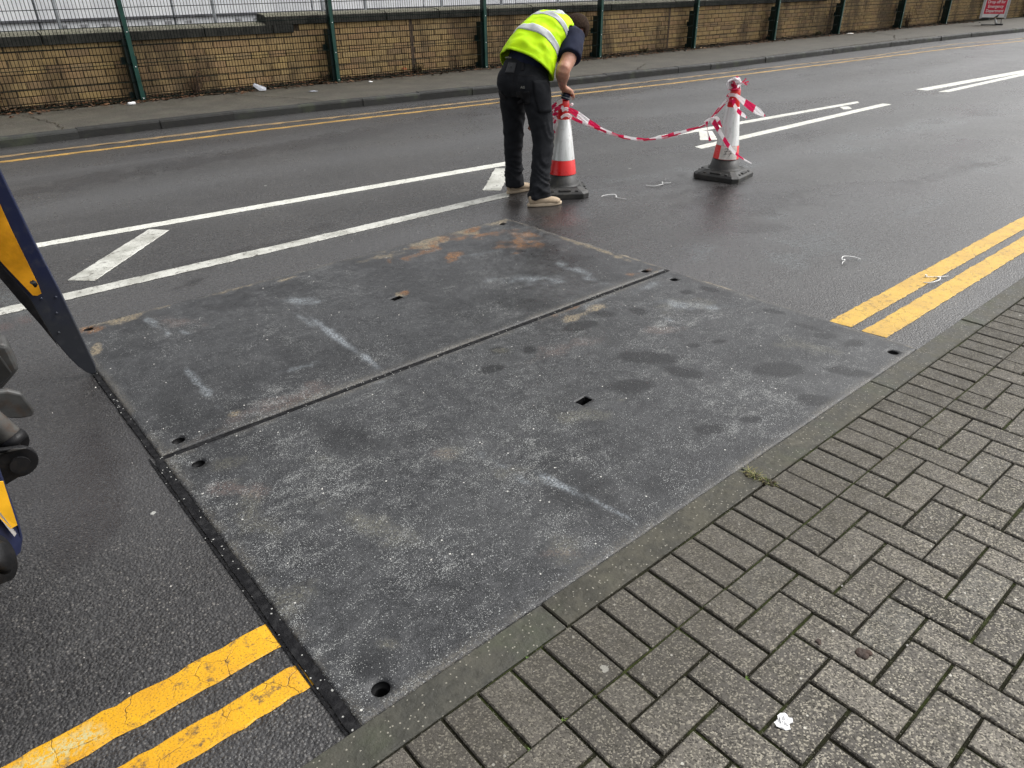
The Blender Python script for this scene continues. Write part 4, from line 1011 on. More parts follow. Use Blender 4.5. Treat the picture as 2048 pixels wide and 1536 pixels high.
mb = MB(); mb.prism([(0.02, -0.02, 0.225), (0.19, -0.02, 0.36), (0.14, -0.02, 0.245)], (0, 0.004, 0)); mb.build('torn_corner', A_RUBBER, sign)
A_TXT = simple('white_lettering', (0.8, 0.79, 0.78), 0.5, 0, 0.02, 5, 0)
def text_mesh(name, body, size, mat, parent, loc, rot, ext=0.0015, shear=0.0, align='CENTER', sx=1.0):
    cu = bpy.data.curves.new(name, 'FONT'); cu.body = body; cu.size = size; cu.align_x = align; cu.extrude = ext; cu.shear = shear; cu.resolution_u = 3; cu.offset = size*0.012
    to = bpy.data.objects.new('tmp_text', cu); COL.objects.link(to); bpy.context.view_layer.update()
    me = bpy.data.meshes.new_from_object(to.evaluated_get(bpy.context.evaluated_depsgraph_get()))
    bpy.data.objects.remove(to); bpy.data.curves.remove(cu)
    for v in me.vertices: v.co.x *= sx
    me.materials.clear(); me.materials.append(mat); me.name = name
    return link(name, me, parent, loc, rot)
for k, (txt, z) in enumerate((('Drop off for', 0.675), ('Emergency', 0.535), ('Department', 0.398))):
    p = tl @ Vector((0, -0.0115, z)); text_mesh('lettering', txt, 0.132, A_TXT, sign, p, (math.radians(90-5), 0, 0), sx=0.80)
text_mesh('lettering', 'Ambulances', 0.132, A_TXT, sign, tl @ Vector((0, -0.0115, 0.93)), (math.radians(85), 0, 0), sx=0.80) if False else None
# ---------------------------------------------------------------- traffic cones
def m_sleeve(name, c1, c2):
    b = NB(name); p = b.pos(False); v = b.vor(p, 180)
    c = b.mix(b.mr(b.noise(b.mapped(p, (30, 30, 3)), 1.2, 5), 0.35, 0.65), c1, c2); c = b.mix(b.mr(b.noise(p, 35, 5, 0.7), 0.54, 0.70, 0, 0.45), c, (0.30, 0.29, 0.27)); c = b.mix(b.mr(b.noise(b.mapped(p, (60, 60, 6)), 1.0, 4), 0.55, 0.70, 0, 0.35), c, (0.3, 0.31, 0.29))
    return b.done(c, 0.28, 0.15, b.bump(v['Distance'], 0.15, 0.001), 0.6)
A_SLV = m_sleeve('retroreflective_white', (0.66, 0.67, 0.66), (0.52, 0.54, 0.52))
A_CRED = simple('cone_red', (0.62, 0.012, 0.010), 0.35, 0, 0.15, 6, 0.05, dirt=((0.25, 0.03, 0.02), 0.4))
A_CRED2 = simple('reflective_red_band', (0.66, 0.012, 0.012), 0.3, 0.05, 0.1, 9, 0.08, 150)
A_CBLK = simple('dusty_black_rubber', (0.020, 0.020, 0.0185), 0.55, 0, 0.4, 7, 0.4, 60, dirt=((0.085, 0.08, 0.062), 0.5))
def cone(label, c, rotz, kinds, half, cut, lean=(0, 0)):
    t = thing('traffic_cone', label, 'traffic cone', c, 'traffic cones holding the red and white tape', rotz)
    t.rotation_euler = (lean[0], lean[1], rotz)
    def oct_ring(h, cu, z): return [(h, -h+cu, z), (h, h-cu, z), (h-cu, h, z), (-h+cu, h, z), (-h, h-cu, z), (-h, -h+cu, z), (-h+cu, -h, z), (h-cu, -h, z)]
    rings = [oct_ring(half, cut, 0.0), oct_ring(half, cut, 0.040), oct_ring(half-0.014, cut, 0.056), oct_ring(half*0.68, cut*0.7, 0.084), oct_ring(half*0.60, cut*0.7, 0.082)]
    mb = MB(); mb.add([v for r in rings for v in r], [tuple(range(8))[::-1]]+[(i*8+k, i*8+(k+1) % 8, (i+1)*8+(k+1) % 8, (i+1)*8+k) for i in range(4) for k in range(8)]+[tuple(range(32, 40))])
    for k in range(4):      # raised ribs and grip lugs on each side of the base
        T = Matrix.Rotation(math.pi/2*k, 4, 'Z')
        mb.box(half*0.70, half*0.93, -0.05, 0.05, 0.056, 0.072, T=T); mb.box(half*0.68, half*0.72, -0.11, 0.11, 0.066, 0.084, T=T)
        for yy in (-0.10, 0.10): mb.box(half*0.74, half*0.93, yy-0.012, yy+0.012, 0.052, 0.068, T=T)
    bevel_mod(mb.build('base', A_CBLK, t), 0.005, 2)
    def sec(name, prof, mat, seg=36): mb = MB(); mb.lathe(prof, seg); return mb.build(name, mat, t, smooth=True)
    sec('skirt', [(0.150, 0.076), (0.140, 0.086), (0.128, 0.098), (0.110, 0.172)], A_CBLK)
    sec('red_body', [(0.108, 0.165), (0.1035, 0.20), (0.052, 0.598), (0.0445, 0.70), (0.042, 0.735), (0.030, 0.745), (0.028, 0.73)], A_CRED)
    sec('reflective_sleeve', [(0.0975, 0.286), (0.0965, 0.288), (0.0565, 0.598), (0.0545, 0.600)], A_SLV)
    sec('red_band', [(0.1125, 0.171), (0.1115, 0.173), (0.0985, 0.284), (0.097, 0.2855)], A_CRED2)
    return t
rt_ = math.atan2(-0.80, -0.62)
cone1 = cone('red and white cone with black base that the bent over worker is holding', (4.25, 4.36, 0), rt_, 0, 0.203, 0.05)
cone2 = cone('cone standing alone to the right, topped by a knot of striped tape', (5.70, 3.77, 0), math.radians(12), 0, 0.213, 0.045, (math.radians(1.2), math.radians(0.5)))
# taped white patch with handwritten figures on the lone cone
def cone_r(z): return 0.1125-(z-0.171)*(0.0155/0.1145)+0.0
def cpatch(name, mat, a0, a1, z0, z1, off, parent, n=12):
    vs = []
    for i in range(n+1):
        a = a0+(a1-a0)*i/n
        for z in (z0, z1): r = cone_r(z)+off; vs.append((r*math.cos(a), r*math.sin(a), z))
    return link(name, mk_mesh(name, vs, [(2*i, 2*i+2, 2*i+3, 2*i+1) for i in range(n)], mat, True), parent)
A_STICK = simple('white_tape_patch', (0.66, 0.63, 0.58), 0.5, 0, 0.15, 25, 0.3); A_INK = simple('black_marker', (0.015, 0.012, 0.012), 0.6)
va = math.atan2(-3.77, -5.70)-math.radians(12)
cpatch('white_patch', A_STICK, va-0.55, va+0.95, 0.174, 0.285, 0.0022, cone2)
def stroke(pts, w=0.004):
    mb = MB()
    for (a, z), (a2, z2) in zip(pts[:-1], pts[1:]):
        for s in range(4):
            t0, t1 = s/4, (s+1)/4; A = a+(a2-a)*t0; Z = z+(z2-z)*t0; B = a+(a2-a)*t1; Zb = z+(z2-z)*t1
            ra = cone_r(Z)+0.0036; rb = cone_r(Zb)+0.0036
            mb.tube([(ra*math.cos(A), ra*math.sin(A), Z), (rb*math.cos(B), rb*math.sin(B), Zb)], w/2, 4)
    return mb
for pts in ([(va-0.18, 0.262), (va+0.10, 0.270), (va-0.10, 0.222)], [(va-0.20, 0.240), (va+0.12, 0.246)], [(va+0.16, 0.243), (va+0.42, 0.252), (va+0.22, 0.202)], [(va+0.12, 0.222), (va+0.46, 0.228)], [(va-0.22, 0.215), (va+0.06, 0.224)]):
    stroke(pts).build('handwriting', A_INK, cone2)

# ---------------------------------------------------------------- barrier tape
def m_tape(name, col):
    b = NB(name); tr = b.n('ShaderNodeBsdfTranslucent'); tr.inputs['Color'].default_value = (*col, 1); mx = b.n('ShaderNodeMixShader'); mx.inputs[0].default_value = 0.42
    b.done(col, 0.4, 0, None, 0.5); b.l(b.b.outputs[0], mx.inputs[1]); b.l(tr.outputs[0], mx.inputs[2]); b.l(mx.outputs[0], b.out.inputs[0]); return b.m
A_TR = m_tape('tape_red', (0.72, 0.02, 0.11)); A_TW = m_tape('tape_white', (0.90, 0.88, 0.89))
def spline(P, n):
    P = [Vector(p) for p in P]; out = []
    for i in range(len(P)-1):
        p0, p1, p2, p3 = P[max(i-1, 0)], P[i], P[i+1], P[min(i+2, len(P)-1)]
        for k in range(n):
            t = k/n; out.append(0.5*((2*p1)+(-p0+p2)*t+(2*p0-5*p1+4*p2-p3)*t*t+(-p0+3*p1-3*p2+p3)*t**3))
    out.append(P[-1]); return out
def ribbon(mb, P, width, ang, sub=22, stripe=0.12, off=0.0, slant=0.25, fold=0.0, nw=6):
    """ribbon along P; ang: list of roll angles (rad) at the control points or callable; slanted red and white blocks"""
    Q = spline(P, sub); m = len(Q); s = off; vs = []; S = []
    for i, q in enumerate(Q):
        t = (Q[min(i+1, m-1)]-Q[max(i-1, 0)]).normalized(); u = i/(m-1)*(len(P)-1)
        a = np.interp(u, range(len(ang)), ang) if not callable(ang) else ang(u)
        w = np.interp(u, range(len(width)), width) if isinstance(width, (list, tuple)) else width
        side = Vector((0, 0, 1))-t*t.z
        if side.length < 0.2: side = Vector((0.7, -0.7, 0))-t*t.dot(Vector((0.7, -0.7, 0)))
        side.normalize(); nrm = t.cross(side); d = side*math.cos(a)+nrm*math.sin(a); e = t.cross(d)
        if i: s += (q-Q[i-1]).length
        for k in range(nw+1):
            x = (k/nw-0.5)*w; vs.append(q+d*x+e*(fold*w*math.sin(k*2.3+s*40)))
        S.append(s)
    fs = []; mi = []
    for i in range(m-1):
        for k in range(nw):
            fs.append((i*(nw+1)+k, (i+1)*(nw+1)+k, (i+1)*(nw+1)+k+1, i*(nw+1)+k+1))
            mi.append(int(((S[i]+S[i+1])/2+slant*(k/nw-0.5)*0.07)/stripe) % 2)
    n0 = len(mb.v); mb.v += [tuple(v) for v in vs]; mb.f += [tuple(i+n0 for i in f) for f in fs]; mb.m += mi
TORG = (4.97, 4.07, 0)
tape = thing('barrier_tape', 'red and white striped plastic tape sagging between the two cones', 'tape', TORG)
U = [(4.195, 4.325, 0.672), (4.225, 4.305, 0.682), (4.30, 4.31, 0.656), (4.382, 4.30, 0.608), (4.487, 4.263, 0.539), (4.594, 4.22, 0.48), (4.702, 4.176, 0.44), (4.811, 4.132, 0.411), (4.943, 4.078, 0.389), (5.075, 4.024, 0.391), (5.207, 3.971, 0.41), (5.362, 3.908, 0.439), (5.45, 3.872, 0.466), (5.513, 3.846, 0.511), (5.576, 3.82, 0.588), (5.64, 3.794, 0.657), (5.695, 3.755, 0.726)]
Lw = [(4.18, 4.32, 0.62), (4.22, 4.30, 0.64), (4.301, 4.30, 0.602), (4.383, 4.29, 0.566), (4.488, 4.258, 0.519), (4.603, 4.212, 0.471), (4.724, 4.163, 0.422), (4.821, 4.124, 0.394), (4.943, 4.074, 0.381), (5.075, 4.018, 0.386), (5.207, 3.966, 0.402), (5.362, 3.903, 0.433), (5.45, 3.866, 0.459), (5.513, 3.842, 0.503), (5.58, 3.815, 0.575), (5.66, 3.78, 0.65), (5.70, 3.75, 0.70)]
mb = MB(); ribbon(mb, U, [0.024, 0.028, 0.042, 0.052, 0.05, 0.042, 0.034, 0.026, 0.026, 0.036, 0.040, 0.034, 0.036, 0.028, 0.030, 0.026, 0.026], [0.1, 0.2, 0.3, 0.5, 0.6, 0.9, 1.1, 0.7, 1.0, 0.5, 0.4, 0.7, 1.2, 0.6, 0.8, 0.4, 0.2], off=0.06, fold=0.08); mb.build('strand', [A_TW, A_TR], tape, org=TORG)
mb = MB(); ribbon(mb, Lw, [0.03, 0.03, 0.028, 0.024, 0.022, 0.02, 0.02, 0.018, 0.018, 0.02, 0.02, 0.022, 0.02, 0.02, 0.024, 0.02, 0.02], [0.6, 0.5, 0.8, 0.6, 1.1, 0.4, 0.9, 1.2, 0.5, 0.9, 0.7, 1.0, 0.4, 0.9, 0.5, 0.7, 0.3], off=0.0, fold=0.1); mb.build('strand', [A_TW, A_TR], tape, org=TORG)
# bunched tape at the worker's cone, left side
mb = MB()
ribbon(mb, [(4.205, 4.33, 0.742), (4.150, 4.38, 0.705), (4.135, 4.395, 0.655), (4.17, 4.36, 0.64), (4.15, 4.385, 0.60), (4.14, 4.39, 0.545)], [0.035, 0.035, 0.03, 0.035, 0.03, 0.025], [0.3, 0.9, 0.4, 0.1, 0.6, 0.2], off=0.1, stripe=0.05, fold=0.1)
ribbon(mb, [(4.21, 4.32, 0.70), (4.16, 4.36, 0.68), (4.145, 4.40, 0.63), (4.17, 4.37, 0.575), (4.16, 4.38, 0.50)], [0.03, 0.035, 0.035, 0.03, 0.03], [1.2, 0.5, 0.9, 0.3, 0.6], off=0.04, stripe=0.06, fold=0.1)
mb.ball((4.305, 4.325, 0.705), 0.013, 6)
mb.build('bunched_end', [A_TW, A_TR], tape, org=TORG, smooth=True)
# wraps round both cones
for (cx, cy, zz, rr, o) in ((5.70, 3.77, 0.69, 0.050, 0.02), (5.70, 3.77, 0.655, 0.052, 0.09)):
    mb = MB(); ribbon(mb, [(cx+(rr+.003)*math.cos(a), cy+(rr+.003)*math.sin(a), zz+0.012*math.sin(a*2+o*30)) for a in np.linspace(0, 6.0, 13)], 0.026, [0.0]*13, sub=6, off=o, fold=0.02, stripe=0.09); mb.build('wrap', [A_TW, A_TR], tape, org=TORG)
# knot on top of the lone cone
mb = MB(); rk = random.Random(5)
for k in range(8):
    c = Vector((5.69, 3.765, 0.772)); P = [(5.70+rk.uniform(-.03, .03), 3.765+rk.uniform(-.03, .03), 0.735)]
    for s in range(3): P.append(tuple(c+Vector((rk.uniform(-.034, .034), rk.uniform(-.034, .034), rk.uniform(-.03, .052)))))
    P.append((5.70+rk.uniform(-.03, .03), 3.765+rk.uniform(-.03, .03), 0.70))
    ribbon(mb, P, [0.025, 0.045, 0.05, 0.04, 0.025], [rk.uniform(0, 3) for _ in P], sub=14, off=rk.random()*0.18, stripe=0.22, fold=0.2)
for e in ((5.775, 3.68, 0.80), (5.76, 3.70, 0.825), (5.77, 3.69, 0.775)):
    ribbon(mb, [(5.70, 3.765, 0.775), (5.735, 3.725, 0.79), e], [0.03, 0.022, 0.012], [0.5, 1.2, 0.6], sub=5, off=rk.random(), stripe=0.05, fold=0.15)
mb.build('knot', [A_TW, A_TR], tape, org=TORG, smooth=False)
def tail(P, w, a, o, st=0.09, sl=0.25): m = MB(); ribbon(m, P, w, a, off=o, stripe=st, fold=0.05, slant=sl); m.build('loose_end', [A_TW, A_TR], tape, org=TORG)
tail([(5.655, 3.715, 0.705), (5.69, 3.655, 0.655), (5.725, 3.60, 0.615), (5.762, 3.545, 0.575), (5.798, 3.495, 0.538)], [0.025, 0.05, 0.06, 0.06, 0.012], [0.3, 0.25, 0.2, 0.3, 0.4], 0.0, 0.10)
tail([(5.645, 3.725, 0.675), (5.65, 3.718, 0.63), (5.675, 3.68, 0.575), (5.698, 3.646, 0.544), (5.716, 3.619, 0.520)], [0.03, 0.03, 0.035, 0.04, 0.02], [0.9, 0.6, 0.4, 0.6, 1.0], 0.05, 0.05)
tail([(5.452, 3.855, 0.490), (5.475, 3.82, 0.517), (5.495, 3.79, 0.490), (5.537, 3.727, 0.390), (5.572, 3.674, 0.309), (5.609, 3.618, 0.244), (5.644, 3.565, 0.204), (5.691, 3.494, 0.161)], [0.02, 0.035, 0.045, 0.035, 0.035, 0.03, 0.02, 0.008], [0.4, 0.9, 0.3, 0.5, 0.3, 0.6, 0.8, 0.5], 0.0, 0.085)
tail([(5.460, 3.842, 0.497), (5.466, 3.834, 0.448), (5.476, 3.818, 0.386), (5.487, 3.802, 0.338)], [0.03, 0.012, 0.016, 0.025], [0.5, 1.2, 0.6, 0.2], 0.08, 0.07)
tail([(5.47, 3.83, 0.51), (5.50, 3.775, 0.53), (5.519, 3.754, 0.49), (5.535, 3.73, 0.455)], [0.02, 0.035, 0.03, 0.012], [0.2, 0.8, 0.4, 0.9], 0.02, 0.12)
# ---------------------------------------------------------------- worker
PO = Vector((3.95, 4.43, 0))
man = thing('person', 'worker in a yellow hi-vis vest and dark trousers bending over the left cone', 'person', PO)
def m_cloth(name, c1, c2, rough=0.85, sc=260, bump=0.25, sheen=0.0):
    b = NB(name); p = b.pos(False); n = b.noise(p, 14, 5, 0.6); w = b.noise(p, sc, 2)
    return b.done(b.mix(b.mr(n, 0.35, 0.65), c1, c2), rough, 0, b.bump(w, bump, 0.002), 0.25)
def m_skin():
    b = NB('skin'); p = b.pos(False); n = b.noise(p, 18, 4); c = b.mix(b.mr(n, 0.35, 0.65), (0.50, 0.265, 0.18), (0.40, 0.185, 0.125))
    return b.done(c, 0.5, 0, b.bump(b.noise(p, 180, 3), 0.15, 0.001), 0.4, **{'Subsurface Weight': 0.08})
A_SKIN = m_skin(); A_TRO = m_cloth('charcoal_work_trousers', (0.0075, 0.0085, 0.011), (0.0135, 0.0148, 0.018)); A_NAVY = m_cloth('navy_shirt', (0.006, 0.009, 0.026), (0.010, 0.014, 0.036))
A_HV = m_cloth('hi_vis_yellow', (0.56, 0.88, 0.0), (0.48, 0.80, 0.0), 0.7); A_HV2 = m_cloth('hi_vis_binding', (0.36, 0.60, 0.0), (0.30, 0.50, 0.0)); A_REF = m_cloth('silver_reflective_tape', (0.40, 0.42, 0.42), (0.52, 0.54, 0.54), 0.4, 400)
A_TBK = m_cloth('black_reinforcement', (0.007, 0.007, 0.008), (0.012, 0.012, 0.014), 0.7)
A_SUEDE = m_cloth('beige_suede', (0.44, 0.35, 0.25), (0.36, 0.28, 0.195), 0.9); A_SOLE = simple('cream_sole', (0.48, 0.39, 0.28), 0.7, 0, 0.15, 12)
def ell_tube(P, R, ref=(0, 1, 0), n=20, tang=None):
    """closed tube with elliptical rings. R: (half width along ref side, half width across)"""
    P = [Vector(p) for p in P]; m = len(P); vs = []
    for i, p in enumerate(P):
        t = tang[i] if tang else (P[min(i+1, m-1)]-P[max(i-1, 0)]).normalized()
        s = Vector(ref)-t*t.dot(Vector(ref)); s.normalize(); f = s.cross(t)
        a_, b_ = R[i] if isinstance(R[i], tuple) else (R[i], R[i])
        for k in range(n): a = 2*math.pi*k/n; vs.append(p+s*math.cos(a)*a_+f*math.sin(a)*b_)
    fs = [(i*n+k, i*n+(k+1) % n, (i+1)*n+(k+1) % n, (i+1)*n+k) for i in range(m-1) for k in range(n)]
    fs += [tuple(range(n))[::-1], tuple(range((m-1)*n, m*n))]
    return vs, fs
def fuse(name, parts, voxel, smooth, mat, parent, deform=None, tri=None):
    """unite overlapping closed shapes into one continuous skin"""
    mb = MB()
    for vs, fs in parts: mb.add(vs, fs)
    me = mk_mesh('tmp', mb.v, mb.f, mat); o = link('tmp', me)
    bmm = bmesh.new(); bmm.from_mesh(me); bmesh.ops.recalc_face_normals(bmm, faces=bmm.faces); bmm.to_mesh(me); bmm.free()
    r = o.modifiers.new('r', 'REMESH'); r.mode = 'VOXEL'; r.voxel_size = voxel; r.adaptivity = 0
    s = o.modifiers.new('s', 'SMOOTH'); s.factor = 0.5; s.iterations = smooth
    bpy.context.view_layer.update()
    out = bpy.data.meshes.new_from_object(o.evaluated_get(bpy.context.evaluated_depsgraph_get())); bpy.data.objects.remove(o); out.name = name
    if not out.materials: out.materials.append(mat)
    n = len(out.vertices); co = np.zeros(n*3); out.vertices.foreach_get('co', co); co = co.reshape(-1, 3)
    if deform is not None:
        nr = np.zeros(n*3); out.vertices.foreach_get('normal', nr); nr = nr.reshape(-1, 3); co = deform(co, nr)
    bv = BVHTree.FromPolygons([tuple(c) for c in co], [tuple(p.vertices) for p in out.polygons])
    co = co-np.array(PO); out.vertices.foreach_set('co', co.ravel()); out.polygons.foreach_set('use_smooth', [True]*len(out.polygons)); out.update()
    return link(name, out, parent), bv
def mball(c, r, n=12): m = MB(); m.ball(c, r, n); return m.v, m.f
# --- trousers
fd = Vector((0.966, 0.26, 0)); ls = Vector((-0.26, 0.966, 0))
def pel(x, y, z): return Vector((3.885, 4.435, 0))+fd*x+ls*y+Vector((0, 0, z))
tro = [ell_tube([pel(0.035, 0, 1.035), pel(0.025, 0, 1.01), pel(0.01, 0, 0.95), pel(0.0, 0, 0.87), pel(0.0, 0, 0.80)], [(0.160, 0.118), (0.180, 0.135), (0.196, 0.148), (0.188, 0.142), (0.12, 0.10)], ls, 28),
       mball(pel(-0.055, 0.088, 0.905), (0.102, 0.102, 0.115)), mball(pel(-0.055, -0.088, 0.905), (0.102, 0.102, 0.115)),
       ell_tube([(3.905, 4.335, 0.92), (3.915, 4.32, 0.84), (3.925, 4.30, 0.70), (3.938, 4.28, 0.56), (3.938, 4.265, 0.46), (3.91, 4.25, 0.34), (3.885, 4.24, 0.24), (3.868, 4.232, 0.15), (3.862, 4.228, 0.060)],
                [(0.10, 0.12), (0.106, 0.122), (0.096, 0.108), (0.084, 0.094), (0.078, 0.086), (0.070, 0.080), (0.066, 0.078), (0.072, 0.082), (0.079, 0.092)], (0, 1, 0), 24),
       ell_tube([(3.865, 4.535, 0.92), (3.878, 4.55, 0.84), (3.90, 4.575, 0.70), (3.925, 4.60, 0.57), (3.935, 4.615, 0.47), (3.945, 4.635, 0.34), (3.958, 4.645, 0.24), (3.968, 4.652, 0.15), (3.968, 4.655, 0.065)],
                [(0.10, 0.12), (0.105, 0.12), (0.094, 0.105), (0.082, 0.092), (0.077, 0.085), (0.068, 0.078), (0.065, 0.075), (0.070, 0.080), (0.076, 0.088)], (0, 1, 0), 24)]
def wrinkle(co, nr):
    out = co.copy()
    for i in range(len(co)):
        x, y, z = co[i]
        k = 1.0 if z < 0.62 else 0.55
        if z < 0.20: k = 1.6
        u = x*0.72-y*0.69; w = mnoise.noise(Vector((u*7+z*3, y*3, z*13+u*9+3.0*mnoise.noise(Vector((x*6, y*6, z*4))))))
        w2 = mnoise.noise(Vector((u*10-z*8, y*9, z*24-u*12))); w = 1-2.4*abs(w); w2 = 1-2.4*abs(w2); k *= 0.55+0.9*max(0, mnoise.noise(Vector((x*4, y*4, z*3.5)))+0.3)
        if 0.38 < z < 0.55 or z < 0.22: k *= 1.25
        out[i] += nr[i]*(0.0085*k*w*1.0+0.0030*k*w2-0.003)
        if z < 0.075: pass
    # creases fanning out below the seat
    return out
tro_o, tro_bv = fuse('trousers', tro, 0.0085, 4, A_TRO, man, wrinkle)
# --- torso, shirt
SP = [(3.895, 4.435, 0.98), (3.925, 4.435, 1.06), (3.985, 4.442, 1.135), (4.07, 4.45, 1.195), (4.16, 4.455, 1.232), (4.25, 4.46, 1.25), (4.315, 4.46, 1.262), (4.35, 4.46, 1.262)]
SR = [(0.165, 0.118), (0.165, 0.118), (0.168, 0.118), (0.178, 0.122), (0.188, 0.122), (0.180, 0.108), (0.115, 0.08), (0.065, 0.06)]
RSH, RSE, REL, RWR = Vector((4.255, 4.285, 1.185)), Vector((4.15, 4.205, 1.075)), Vector((4.045, 4.165, 0.985)), Vector((4.180, 4.310, 0.862))
LSH, LEL, LWR = Vector((4.285, 4.635, 1.215)), Vector((4.30, 4.66, 0.93)), Vector((4.135, 4.585, 0.66))
shirt = [ell_tube(SP, SR, (0, 1, 0), 28), ell_tube([(4.26, 4.37, 1.225), RSH+Vector((0.005, 0.0, 0.0)), RSH.lerp(RSE, .55), RSE+Vector((-.012, -.008, -.012))], [0.082, 0.092, 0.090, 0.088], (0, 1, 0), 20),
         ell_tube([(4.27, 4.55, 1.235), LSH, LSH.lerp(LEL, .6)], [0.075, 0.078, 0.07], (0, 1, 0), 20)]
def wr2(co, nr):
    out = co.copy()
    for i in range(len(co)):
        x, y, z = co[i]; w = mnoise.noise(Vector((x*12, y*12, z*9))); out[i] += nr[i]*(0.004*(1-2*abs(w)))
    return out
shirt_o, shirt_bv = fuse('shirt', shirt, 0.009, 4, A_NAVY, man, wr2)
# --- body: head, neck, arms and hands as one surface (legs and trunk run inside the clothes)
HC = Vector((4.432, 4.440, 1.232))
def finger(base, dirs, L, r):
    P = [Vector(base)]; 
    for d, l in zip(dirs, L): P.append(P[-1]+Vector(d).normalized()*l)
    return ell_tube(P, [r*1.12, r*1.05, r, r*0.72][:len(P)] if len(P) == 4 else [r]*len(P), (0, 0, 1) if abs(Vector(dirs[0]).normalized().z) < .8 else (0, 1, 0), 10)
body = [ell_tube([(3.90, 4.435, 0.90), (3.93, 4.435, 1.05), (4.07, 4.45, 1.18), (4.2, 4.455, 1.235), (4.30, 4.46, 1.25)], [(0.14, 0.10), (0.14, 0.10), (0.15, 0.10), (0.16, 0.10), (0.12, 0.08)], (0, 1, 0), 20),
        ell_tube([(4.28, 4.46, 1.25), (4.34, 4.458, 1.258), (4.40, 4.452, 1.255)], [(0.07, 0.065), (0.058, 0.06), (0.056, 0.058)], (0, 1, 0), 20),
        mball(HC+Vector((0.02, 0, 0.012)), (0.098, 0.076, 0.090), 16), mball(HC+Vector((-0.035, 0, -0.035)), (0.072, 0.062, 0.062), 14),
        mball(HC+Vector((-0.058, 0, -0.078)), (0.026, 0.026, 0.020), 8),                       # chin
        ell_tube([HC+Vector((0.030, 0, -0.085)), HC+Vector((0.005, 0, -0.108)), HC+Vector((-0.008, 0, -0.088))], [0.009, 0.015, 0.012], (0, 1, 0), 10),  # nose
        mball(HC+Vector((0.035, 0.028, -0.070)), (0.010, 0.022, 0.010), 8), mball(HC+Vector((0.035, -0.028, -0.070)), (0.010, 0.022, 0.010), 8),       # brows
        mball(HC+Vector((-0.030, 0, -0.090)), (0.006, 0.022, 0.009), 8),                       # lips
        mball(HC+Vector((-0.010, -0.079, -0.015)), (0.028, 0.010, 0.018), 10), mball(HC+Vector((-0.010, 0.079, -0.015)), (0.028, 0.010, 0.018), 10),   # ears
        ell_tube(spline([RSH, RSE, REL.lerp(RSE, .35), REL, REL.lerp(RWR, .3)+Vector((-.006, -.004, -.004)), REL.lerp(RWR, .65), RWR], 4), list(np.interp(np.linspace(0, 6, 25), range(7), [0.062, 0.059, 0.054, 0.052, 0.053, 0.040, 0.029])), (0, 1, 0), 20),
        ell_tube([LSH, LSH.lerp(LEL, .5), LEL], [0.058, 0.052, 0.044], (0, 1, 0), 16), ell_tube([LEL, LEL.lerp(LWR, .3), LWR], [0.044, 0.047, 0.029], (0, 1, 0), 16)]
# right hand laid over the top of the cone
HS = Vector((-0.014, -0.004, -0.020))
KN = [HS+Vector((4.268, 4.292, 0.822)), HS+Vector((4.282, 4.312, 0.830)), HS+Vector((4.290, 4.335, 0.830)), HS+Vector((4.292, 4.358, 0.824))]
pc = Vector((4.235, 4.318, 0.846))
body += [ell_tube([RWR, HS*.8+Vector((4.212, 4.318, 0.853)), HS+Vector((4.250, 4.322, 0.842)), HS+Vector((4.284, 4.326, 0.828))], [(0.030, 0.026), (0.039, 0.026), (0.047, 0.024), (0.046, 0.018)], (-0.2, 0.95, 0.1), 16)]
for kn, ln, dx in zip(KN, (0.95, 1.0, 1.05, 0.95), (0.15, 0.25, 0.25, 0.2)):
    body.append(finger(kn+Vector((-.012, 0, 0.002)), [(0.9, dx*.3-.2, -0.35), (0.35, -0.05, -0.95), (-0.35, 0.05, -0.92)], [0.034*ln, 0.030*ln, 0.024*ln], 0.0104))
body.append(finger((4.218, 4.341, 0.812), [(0.5, 0.55, -0.5), (0.5, 0.1, -0.8)], [0.032, 0.028], 0.0105))
# left hand hanging, slightly curled
body.append(ell_tube([LWR, Vector((4.115, 4.578, 0.625)), Vector((4.098, 4.570, 0.580))], [(0.026, 0.024), (0.022, 0.038), (0.017, 0.040)], (0, 1, 0), 16))
for q, l in zip((-0.028, -0.010, 0.010, 0.028), (0.9, 1.05, 1, 0.8)):
    body.append(finger((4.098+q, 4.568, 0.588), [(-0.1, -0.1, -1), (-0.25, 0.1, -0.95), (-0.35, 0.35, -0.8)], [0.036*l, 0.026*l, 0.020*l], 0.0088))
body.append(finger((4.088, 4.552, 0.622), [(-0.3, -0.65, -0.6), (-0.1, -0.3, -0.9)], [0.032, 0.026], 0.0100))
# trunk down to the feet inside the clothes
body += [ell_tube([(3.905, 4.34, 0.95), (3.93, 4.30, 0.68), (3.938, 4.27, 0.46), (3.89, 4.24, 0.25), (3.865, 4.23, 0.06)], [0.075, 0.062, 0.048, 0.045, 0.034], (0, 1, 0), 12),
         ell_tube([(3.87, 4.53, 0.95), (3.90, 4.575, 0.70), (3.935, 4.615, 0.47), (3.958, 4.645, 0.24), (3.968, 4.655, 0.06)], [0.075, 0.062, 0.048, 0.045, 0.034], (0, 1, 0), 12)]
body_o, body_bv = fuse('body', body, 0.0048, 3, A_SKIN, man)
A_EYE = simple('eye', (0.7, 0.68, 0.65), 0.2)
for s in (-1, 1): m = MB(); m.ball(HC+Vector((0.012, s*0.028, -0.081)), 0.010, 8); m.build('eye', A_EYE, man, org=PO, smooth=True)
